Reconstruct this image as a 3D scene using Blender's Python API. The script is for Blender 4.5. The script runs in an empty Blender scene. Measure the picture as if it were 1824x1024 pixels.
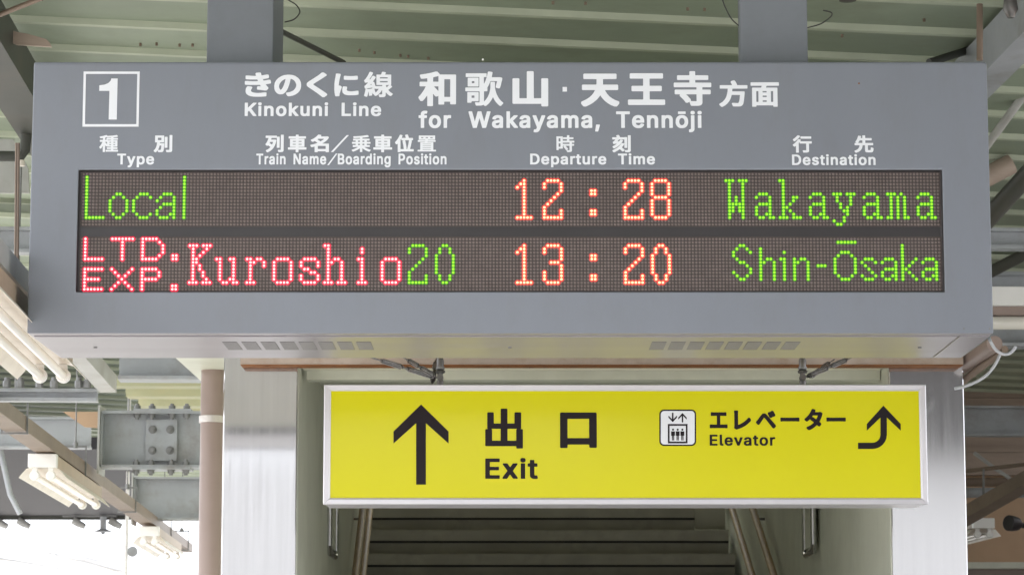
import bpy, math, random
from mathutils import Vector, Matrix
from mathutils.geometry import delaunay_2d_cdt
random.seed(7)
scene = bpy.context.scene
col = scene.collection
R = math.radians

# ------------------------------------------------------------------ camera, sky, sun, exposure
F = 4970.0                      # focal length in pixels of the 1824 px wide photograph
PITCH = R(8.22)
cam_d = bpy.data.cameras.new('camera')
cam = bpy.data.objects.new('camera', cam_d)
col.objects.link(cam)
cam.location = (0, 0, 1.6)
cam.rotation_euler = (R(90) + PITCH, 0, 0)
cam_d.sensor_width = 36.0
cam_d.lens = F / 1824 * 36
cam_d.clip_end = 3000
cam_d.dof.use_dof = True
cam_d.dof.focus_distance = 8.7
cam_d.dof.aperture_fstop = 16
scene.camera = cam

SUN_EL, SUN_AZ = R(48), R(215)   # azimuth clockwise from +Y: behind the camera, to its left
world = bpy.data.worlds.new('World')
scene.world = world
world.use_nodes = True
nt = world.node_tree
bg = nt.nodes['Background']
sky = nt.nodes.new('ShaderNodeTexSky')
sky.sky_type = 'NISHITA'
sky.sun_disc = False
sky.sun_elevation = SUN_EL
sky.sun_rotation = SUN_AZ
sky.dust_density = 6.0
sky.ozone_density = 0.6
hs = nt.nodes.new('ShaderNodeHueSaturation')
hs.inputs['Saturation'].default_value = 0.35       # a milky overcast sky
nt.links.new(sky.outputs[0], hs.inputs['Color'])
cloud = nt.nodes.new('ShaderNodeMix')                # an even white cloud layer over the blue
cloud.data_type = 'RGBA'
cloud.inputs[0].default_value = 0.8
nt.links.new(hs.outputs[0], cloud.inputs[6])
cloud.inputs[7].default_value = (3.95, 4.1, 4.4, 1)
nt.links.new(cloud.outputs[2], bg.inputs['Color'])
bg.inputs['Strength'].default_value = 0.15
sun_d = bpy.data.lights.new('sun', 'SUN')
sun_d.energy = 0.8
sun_d.angle = R(12)
sun_d.color = (1.0, 0.95, 0.88)
sun = bpy.data.objects.new('sun', sun_d)
col.objects.link(sun)
sd = Vector((math.sin(SUN_AZ) * math.cos(SUN_EL), math.cos(SUN_AZ) * math.cos(SUN_EL), math.sin(SUN_EL)))
sun.rotation_euler = sd.to_track_quat('Z', 'Y').to_euler()
sun.location = sd * 60
EXPO = 2.35
scene.view_settings.view_transform = 'Standard'
scene.view_settings.look = 'None'
scene.view_settings.exposure = EXPO
scene.view_settings.gamma = 1.0
scene.render.engine = 'CYCLES'
scene.cycles.use_denoising = True
scene.cycles.max_bounces = 10
scene.cycles.diffuse_bounces = 6
EMUL = 1.0 / 2 ** EXPO          # lamps are given as they read on the exposed picture

# ------------------------------------------------------------------ measuring helpers
CP, SP = math.cos(PITCH), math.sin(PITCH)
def at(px, py, Y):
    a, b = (px - 912) / F, (512 - py) / F
    d = Vector((a, CP - b * SP, SP + b * CP))
    return Vector((0, 0, 1.6)) + d * (Y / d.y)
TH = math.atan(0.0457)          # the platform runs a little to the left of the view
U = Vector((-math.sin(TH), math.cos(TH), 0))
V = Vector((math.cos(TH), math.sin(TH), 0))
Z = Vector((0, 0, 1))
def pl(v, u, z):
    return V * v + U * u + Z * z

# ------------------------------------------------------------------ materials
def mat(name, base, rough=0.5, metal=0.0, var=0.08, vscale=6.0, stretch=(1, 1, 1), bump=0.0, bscale=60.0,
        dirt=None, dirt_amt=0.0, dirt_scale=3.0, spec=0.5, coat=0.0, rvar=0.0):
    m = bpy.data.materials.new(name)
    m.use_nodes = True
    n, l = m.node_tree.nodes, m.node_tree.links
    p = n['Principled BSDF']
    p.inputs['Metallic'].default_value = metal
    p.inputs['Roughness'].default_value = rough
    p.inputs['Specular IOR Level'].default_value = spec
    p.inputs['Coat Weight'].default_value = coat
    tc = n.new('ShaderNodeTexCoord')
    mp = n.new('ShaderNodeMapping')
    mp.inputs['Scale'].default_value = stretch
    l.new(tc.outputs['Object'], mp.inputs['Vector'])
    no = n.new('ShaderNodeTexNoise')
    no.inputs['Scale'].default_value = vscale
    no.inputs['Detail'].default_value = 6
    no.inputs['Roughness'].default_value = 0.6
    l.new(mp.outputs[0], no.inputs['Vector'])
    mr = n.new('ShaderNodeMapRange')
    mr.inputs['From Min'].default_value = 0.3
    mr.inputs['From Max'].default_value = 0.7
    mr.inputs['To Min'].default_value = 1 - var
    mr.inputs['To Max'].default_value = 1 + var
    l.new(no.outputs['Fac'], mr.inputs['Value'])
    mx = n.new('ShaderNodeMix')
    mx.data_type = 'RGBA'
    mx.blend_type = 'MULTIPLY'
    mx.inputs[0].default_value = 1.0
    mx.inputs[6].default_value = (*base, 1)
    l.new(mr.outputs[0], mx.inputs[7])
    out = mx.outputs[2]
    if dirt:
        n2 = n.new('ShaderNodeTexNoise')
        n2.inputs['Scale'].default_value = dirt_scale
        n2.inputs['Detail'].default_value = 9
        n2.inputs['Roughness'].default_value = 0.7
        l.new(mp.outputs[0], n2.inputs['Vector'])
        r2 = n.new('ShaderNodeMapRange')
        r2.inputs['From Min'].default_value = 0.48
        r2.inputs['From Max'].default_value = 0.72
        r2.inputs['To Min'].default_value = 0
        r2.inputs['To Max'].default_value = dirt_amt
        l.new(n2.outputs['Fac'], r2.inputs['Value'])
        m2 = n.new('ShaderNodeMix')
        m2.data_type = 'RGBA'
        l.new(r2.outputs[0], m2.inputs[0])
        l.new(out, m2.inputs[6])
        m2.inputs[7].default_value = (*dirt, 1)
        out = m2.outputs[2]
    l.new(out, p.inputs['Base Color'])
    if rvar:
        r3 = n.new('ShaderNodeMapRange')
        r3.inputs['From Min'].default_value = 0.3
        r3.inputs['From Max'].default_value = 0.7
        r3.inputs['To Min'].default_value = max(0.02, rough - rvar)
        r3.inputs['To Max'].default_value = rough + rvar
        l.new(no.outputs['Fac'], r3.inputs['Value'])
        l.new(r3.outputs[0], p.inputs['Roughness'])
    if bump:
        n4 = n.new('ShaderNodeTexNoise')
        n4.inputs['Scale'].default_value = bscale
        n4.inputs['Detail'].default_value = 4
        l.new(mp.outputs[0], n4.inputs['Vector'])
        b = n.new('ShaderNodeBump')
        b.inputs['Strength'].default_value = bump
        b.inputs['Distance'].default_value = 0.002
        l.new(n4.outputs['Fac'], b.inputs['Height'])
        l.new(b.outputs[0], p.inputs['Normal'])
    return m

def glow(name, rgb, s=1.0):
    m = bpy.data.materials.new(name)
    m.use_nodes = True
    p = m.node_tree.nodes['Principled BSDF']
    p.inputs['Base Color'].default_value = (0.02, 0.02, 0.02, 1)
    p.inputs['Roughness'].default_value = 0.4
    p.inputs['Emission Color'].default_value = (*rgb, 1)
    p.inputs['Emission Strength'].default_value = s * EMUL
    return m

M = dict(
    sign_grey=mat('sign_grey_paint', (0.208, 0.223, 0.260), 0.42, var=0.03, vscale=2.5, bump=0.05, bscale=400, dirt=(0.15, 0.145, 0.14), dirt_amt=0.22, dirt_scale=5, stretch=(2.2, 1, 0.7)),
    sign_edge=mat('worn_edge_paint', (0.55, 0.57, 0.6), 0.4, var=0.05),
    sign_under=mat('underside_aluminium', (0.335, 0.315, 0.338), 0.36, metal=0.2, var=0.06, vscale=1.2, stretch=(0.6, 6, 6), rvar=0.06, spec=0.3),
    vent=mat('vent_mesh_grey', (0.25, 0.24, 0.245), 0.55, var=0.1, vscale=60),
    white_vinyl=mat('white_vinyl', (0.82, 0.835, 0.88), 0.45, var=0.01),
    bezel=mat('display_bezel_black', (0.032, 0.028, 0.03), 0.45, var=0.1),
    led_back=mat('led_board_brown', (0.056, 0.042, 0.039), 0.6, var=0.12, vscale=14),
    led_dot=mat('unlit_led_lens', (0.160, 0.122, 0.112), 0.34, var=0.16, vscale=22),
    post=mat('post_grey_paint', (0.19, 0.205, 0.23), 0.5, var=0.06, vscale=5, dirt=(0.12, 0.12, 0.12), dirt_amt=0.25),
    yellow=mat('yellow_sign_acrylic', (0.56, 0.52, 0.005), 0.16, var=0.025, vscale=1.5, spec=0.28),
    black_vinyl=mat('black_vinyl', (0.014, 0.009, 0.012), 0.45, var=0.1, spec=0.2),
    alu_frame=mat('white_aluminium_frame', (0.66, 0.64, 0.67), 0.33, metal=0.35, var=0.03, vscale=3),
    steel=mat('brushed_stainless', (0.70, 0.70, 0.71), 0.085, metal=0.86, var=0.05, vscale=2.0, stretch=(26, 26, 0.8), rvar=0.02, bump=0.003, bscale=7),
    chrome=mat('polished_stainless', (0.62, 0.62, 0.63), 0.16, metal=1.0, var=0.06, vscale=10),
    galv=mat('galvanised_fittings', (0.17, 0.165, 0.16), 0.38, metal=0.7, var=0.2, vscale=30, dirt=(0.16, 0.09, 0.05), dirt_amt=0.5, dirt_scale=14),
    deck=mat('green_deck_paint', (0.275, 0.325, 0.24), 0.5, var=0.14, vscale=1.2, dirt=(0.17, 0.17, 0.12), dirt_amt=0.4, dirt_scale=2.6, bump=0.1, bscale=30),
    deck_warm=mat('warm_green_deck_paint', (0.50, 0.50, 0.32), 0.5, var=0.14, vscale=2, dirt=(0.5, 0.36, 0.18), dirt_amt=0.4, dirt_scale=2),
    beam=mat('grey_beam_paint', (0.37, 0.388, 0.412), 0.48, var=0.10, vscale=3.5, dirt=(0.19, 0.16, 0.13), dirt_amt=0.6, dirt_scale=3.2, bump=0.15, bscale=40),
    beam_dark=mat('dark_green_beam_paint', (0.06, 0.063, 0.054), 0.5, var=0.14, vscale=3, dirt=(0.1, 0.07, 0.05), dirt_amt=0.4),
    beam_pale=mat('pale_beam_paint', (0.46, 0.46, 0.45), 0.5, var=0.1, vscale=4, dirt=(0.25, 0.2, 0.15), dirt_amt=0.4),
    bolt=mat('bolt_steel', (0.22, 0.22, 0.22), 0.5, metal=0.4, var=0.2, vscale=30),
    tray=mat('brown_cable_tray_paint', (0.225, 0.165, 0.122), 0.5, var=0.12, vscale=5, dirt=(0.12, 0.08, 0.06), dirt_amt=0.4),
    cream=mat('cream_enamel', (0.84, 0.77, 0.68), 0.35, var=0.05, vscale=6, dirt=(0.45, 0.36, 0.27), dirt_amt=0.3, dirt_scale=7),
    tube=mat('milky_tube_glass', (0.80, 0.76, 0.69), 0.2, var=0.02),
    cap=mat('white_plastic_cap', (0.87, 0.85, 0.82), 0.4, var=0.03),
    pipe=mat('pinkish_brown_pipe_paint', (0.31, 0.235, 0.205), 0.38, var=0.06, vscale=4, dirt=(0.25, 0.18, 0.14), dirt_amt=0.25),
    wall=mat('pale_green_wall_panel', (0.66, 0.67, 0.57), 0.42, var=0.06, vscale=2.2, dirt=(0.33, 0.33, 0.25), dirt_amt=0.3, dirt_scale=2),
    cream_wall=mat('cream_lintel_paint', (0.78, 0.75, 0.60), 0.5, var=0.06, dirt=(0.36, 0.25, 0.14), dirt_amt=0.35, dirt_scale=6),
    rust=mat('rusty_pink_edge', (0.54, 0.44, 0.37), 0.6, var=0.1, vscale=9, dirt=(0.36, 0.22, 0.13), dirt_amt=0.6, dirt_scale=8),
    facade=mat('pale_grey_facade', (0.50, 0.49, 0.48), 0.7, var=0.08, vscale=0.3, stretch=(1, 1, 0.4)), curb=mat('stair_curb_paint', (0.36, 0.35, 0.29), 0.6, var=0.08),
    box_tan=mat('tan_ballast_box', (0.46, 0.35, 0.25), 0.5, var=0.1),
    deck_rib_lit=mat('lit_deck_ribs', (0.46, 0.50, 0.385), 0.5, var=0.1, vscale=3),  # lighter copy of the deck paint: light on the ribs put into the colour
    galv_light=mat('bright_clamp', (0.62, 0.58, 0.54), 0.35, metal=0.6, var=0.15, vscale=20),
    rust_line=mat('rust_line', (0.26, 0.10, 0.03), 0.8, var=0.3, vscale=20),
    step=mat('dark_stair_stone', (0.35, 0.335, 0.285), 0.7, var=0.14, vscale=12, dirt=(0.12, 0.11, 0.09), dirt_amt=0.4, bump=0.2, bscale=90),
    step_shadow=mat('stair_shadow_black', (0.04, 0.038, 0.034), 0.8),
    wood=mat('brown_handrail', (0.42, 0.29, 0.15), 0.45, var=0.12, vscale=8, stretch=(6, 1, 6)),
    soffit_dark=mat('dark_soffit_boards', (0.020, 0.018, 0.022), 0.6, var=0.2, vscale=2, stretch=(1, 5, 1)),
    pink=mat('pinkish_tan_boards', (0.44, 0.345, 0.285), 0.55, var=0.10, vscale=1.5, stretch=(0.6, 3, 5), dirt=(0.26, 0.2, 0.16), dirt_amt=0.45, dirt_scale=2),
    orange_wall=mat('orange_tan_wall', (0.55, 0.37, 0.24), 0.6, var=0.08, vscale=2),
    cable=mat('white_cable_sheath', (0.46, 0.47, 0.49), 0.45, var=0.06, vscale=30),
    dark_cable=mat('dark_wire', (0.05, 0.05, 0.045), 0.5, var=0.1),
    concrete=mat('platform_concrete', (0.52, 0.51, 0.49), 0.8, var=0.14, vscale=1.5, dirt=(0.2, 0.19, 0.17), dirt_amt=0.4, bump=0.3, bscale=40),
    ballast=mat('ballast', (0.42, 0.40, 0.375), 0.9, var=0.35, vscale=14, bump=0.8, bscale=30),
    led_red=glow('red_led_core', (1.0, 0.55, 0.52), 2.2), led_red2=glow('red_led_lens_halo', (1.0, 0.015, 0.07), 1.05),
    led_amber=glow('amber_led_core', (1.0, 0.68, 0.30), 2.5), led_amber2=glow('amber_led_lens_halo', (1.0, 0.06, 0.045), 1.0),
    led_green=glow('green_led_core', (0.38, 1.0, 0.012), 1.35), led_green2=glow('green_led_lens_halo', (0.09, 0.50, 0.008), 0.75),
)

# the exit sign is a light box: its acrylic face glows faintly from the tubes inside
yp = M['yellow'].node_tree.nodes['Principled BSDF']
yp.inputs['Emission Color'].default_value = (1.0, 0.93, 0.01, 1)
yp.inputs['Emission Strength'].default_value = 0.11 * EMUL

# ------------------------------------------------------------------ mesh builder
def root_loc(o):
    p = Vector((0, 0, 0))
    while o is not None:
        p += o.location
        o = o.parent
    return p

class MB:
    def __init__(s):
        s.v, s.f, s.mi, s.k = [], [], [], 0
    def slot(s, k):
        s.k = k
        return s
    def add(s, vs, fs):
        b = len(s.v)
        s.v += [Vector(p) for p in vs]
        for f in fs:
            s.f.append([b + i for i in f])
            s.mi.append(s.k)
        return s
    def obox(s, c, ax, ay, az):                       # centre and three half-axis vectors
        c, ax, ay, az = Vector(c), Vector(ax), Vector(ay), Vector(az)
        vs = [c + i * ax + j * ay + k * az for k in (-1, 1) for j in (-1, 1) for i in (-1, 1)]
        return s.add(vs, [(0, 2, 3, 1), (4, 5, 7, 6), (0, 1, 5, 4), (2, 6, 7, 3), (0, 4, 6, 2), (1, 3, 7, 5)])
    def box(s, x0, x1, y0, y1, z0, z1):
        return s.obox(((x0 + x1) / 2, (y0 + y1) / 2, (z0 + z1) / 2), ((x1 - x0) / 2, 0, 0), (0, (y1 - y0) / 2, 0), (0, 0, (z1 - z0) / 2))
    def bar(s, a, b, w, h, up=Z):                     # rectangular bar: w across, h along up
        a, b = Vector(a), Vector(b)
        d = (b - a)
        t = d.normalized()
        side = t.cross(Vector(up)).normalized()
        upv = side.cross(t).normalized()
        return s.obox((a + b) / 2, side * w / 2, d / 2, upv * h / 2)
    def prof(s, a, b, pts, up=Z, closed=True, caps=True):     # sweep a (side, up) profile from a to b
        a, b = Vector(a), Vector(b)
        t = (b - a).normalized()
        side = t.cross(Vector(up)).normalized()
        upv = side.cross(t).normalized()
        n = len(pts)
        vs = [a + side * x + upv * y for x, y in pts] + [b + side * x + upv * y for x, y in pts]
        fs = [(i, (i + 1) % n, n + (i + 1) % n, n + i) for i in range(n if closed else n - 1)]
        if caps and closed:
            fs += [tuple(range(n))[::-1], tuple(range(n, 2 * n))]
        return s.add(vs, fs)
    def ibeam(s, a, b, w, h, tf=0.016, tw=0.011):
        a, b = Vector(a), Vector(b)
        t = (b - a).normalized()
        side = t.cross(Z).normalized()
        up = side.cross(t).normalized()
        s.bar(a + up * (h - tf) / 2, b + up * (h - tf) / 2, w, tf)
        s.bar(a - up * (h - tf) / 2, b - up * (h - tf) / 2, w, tf)
        return s.bar(a, b, tw, h - 2 * tf)
    def tube(s, pts, r, n=10, caps=True):
        pts = [Vector(p) for p in pts]
        rs = r if isinstance(r, (list, tuple)) else [r] * len(pts)
        rings = []
        prev = None
        for i, p in enumerate(pts):
            t = (pts[min(i + 1, len(pts) - 1)] - pts[max(i - 1, 0)]).normalized()
            ref = prev if prev is not None else (Z if abs(t.z) < 0.9 else Vector((1, 0, 0)))
            x = (ref - t * ref.dot(t)).normalized()
            prev = x
            y = t.cross(x)
            rings.append([p + (x * math.cos(q) + y * math.sin(q)) * rs[i] for q in [2 * math.pi * k / n for k in range(n)]])
        vs = [q for r_ in rings for q in r_]
        fs = []
        for i in range(len(pts) - 1):
            for k in range(n):
                fs.append((i * n + k, i * n + (k + 1) % n, (i + 1) * n + (k + 1) % n, (i + 1) * n + k))
        if caps:
            fs += [tuple(range(n))[::-1], tuple(range((len(pts) - 1) * n, len(pts) * n))]
        return s.add(vs, fs)
    def poly_y(s, pts, y, thick=0.0):                 # polygon of (x, z) facing -Y at depth y, with thickness behind
        n = len(pts)
        a = sum(pts[i][0] * pts[(i + 1) % n][1] - pts[(i + 1) % n][0] * pts[i][1] for i in range(n))
        if a < 0:
            pts = pts[::-1]
        vs = [(x, y, z) for x, z in pts]
        fs = [tuple(range(n))]
        if thick:
            vs += [(x, y + thick, z) for x, z in pts]
            fs += [(i + n, (i + 1) % n + n, (i + 1) % n, i) for i in range(n)] + [tuple(range(n, 2 * n))[::-1]]
        return s.add(vs, fs)
    def build(s, name, mats, parent=None, smooth=False, bevel=0.0):
        me = bpy.data.meshes.new(name)
        o0 = root_loc(parent) if parent else Vector((0, 0, 0))
        me.from_pydata([v - o0 for v in s.v], [], s.f)
        if not isinstance(mats, (list, tuple)):
            mats = [mats]
        for m in mats:
            me.materials.append(M[m])
        for p, k in zip(me.polygons, s.mi):
            p.material_index = k
            p.use_smooth = smooth
        me.update()
        o = bpy.data.objects.new(name, me)
        col.objects.link(o)
        if parent:
            o.parent = parent
        if smooth:
            try:
                me.set_sharp_from_angle(angle=R(40))
            except Exception:
                pass
        if bevel:
            bm = o.modifiers.new('edge_bevel', 'BEVEL')
            bm.width = bevel
            bm.segments = 2
            bm.limit_method = 'ANGLE'
        return o

def tag(o, label=None, cat=None, group=None, kind=None):
    if label: o['label'] = label
    if cat: o['category'] = cat
    if group: o['group'] = group
    if kind: o['kind'] = kind
    return o
def thing(name, label, cat, loc=(0, 0, 0), group=None):
    o = bpy.data.objects.new(name, None)
    o.empty_display_size = 0.1
    col.objects.link(o)
    o.location = loc
    return tag(o, label, cat, group)
def copy_tree(o, parent=None):
    c = o.copy()
    col.objects.link(c)
    if parent:
        c.parent = parent
    for ch in o.children:
        copy_tree(ch, c)
    return c

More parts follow.
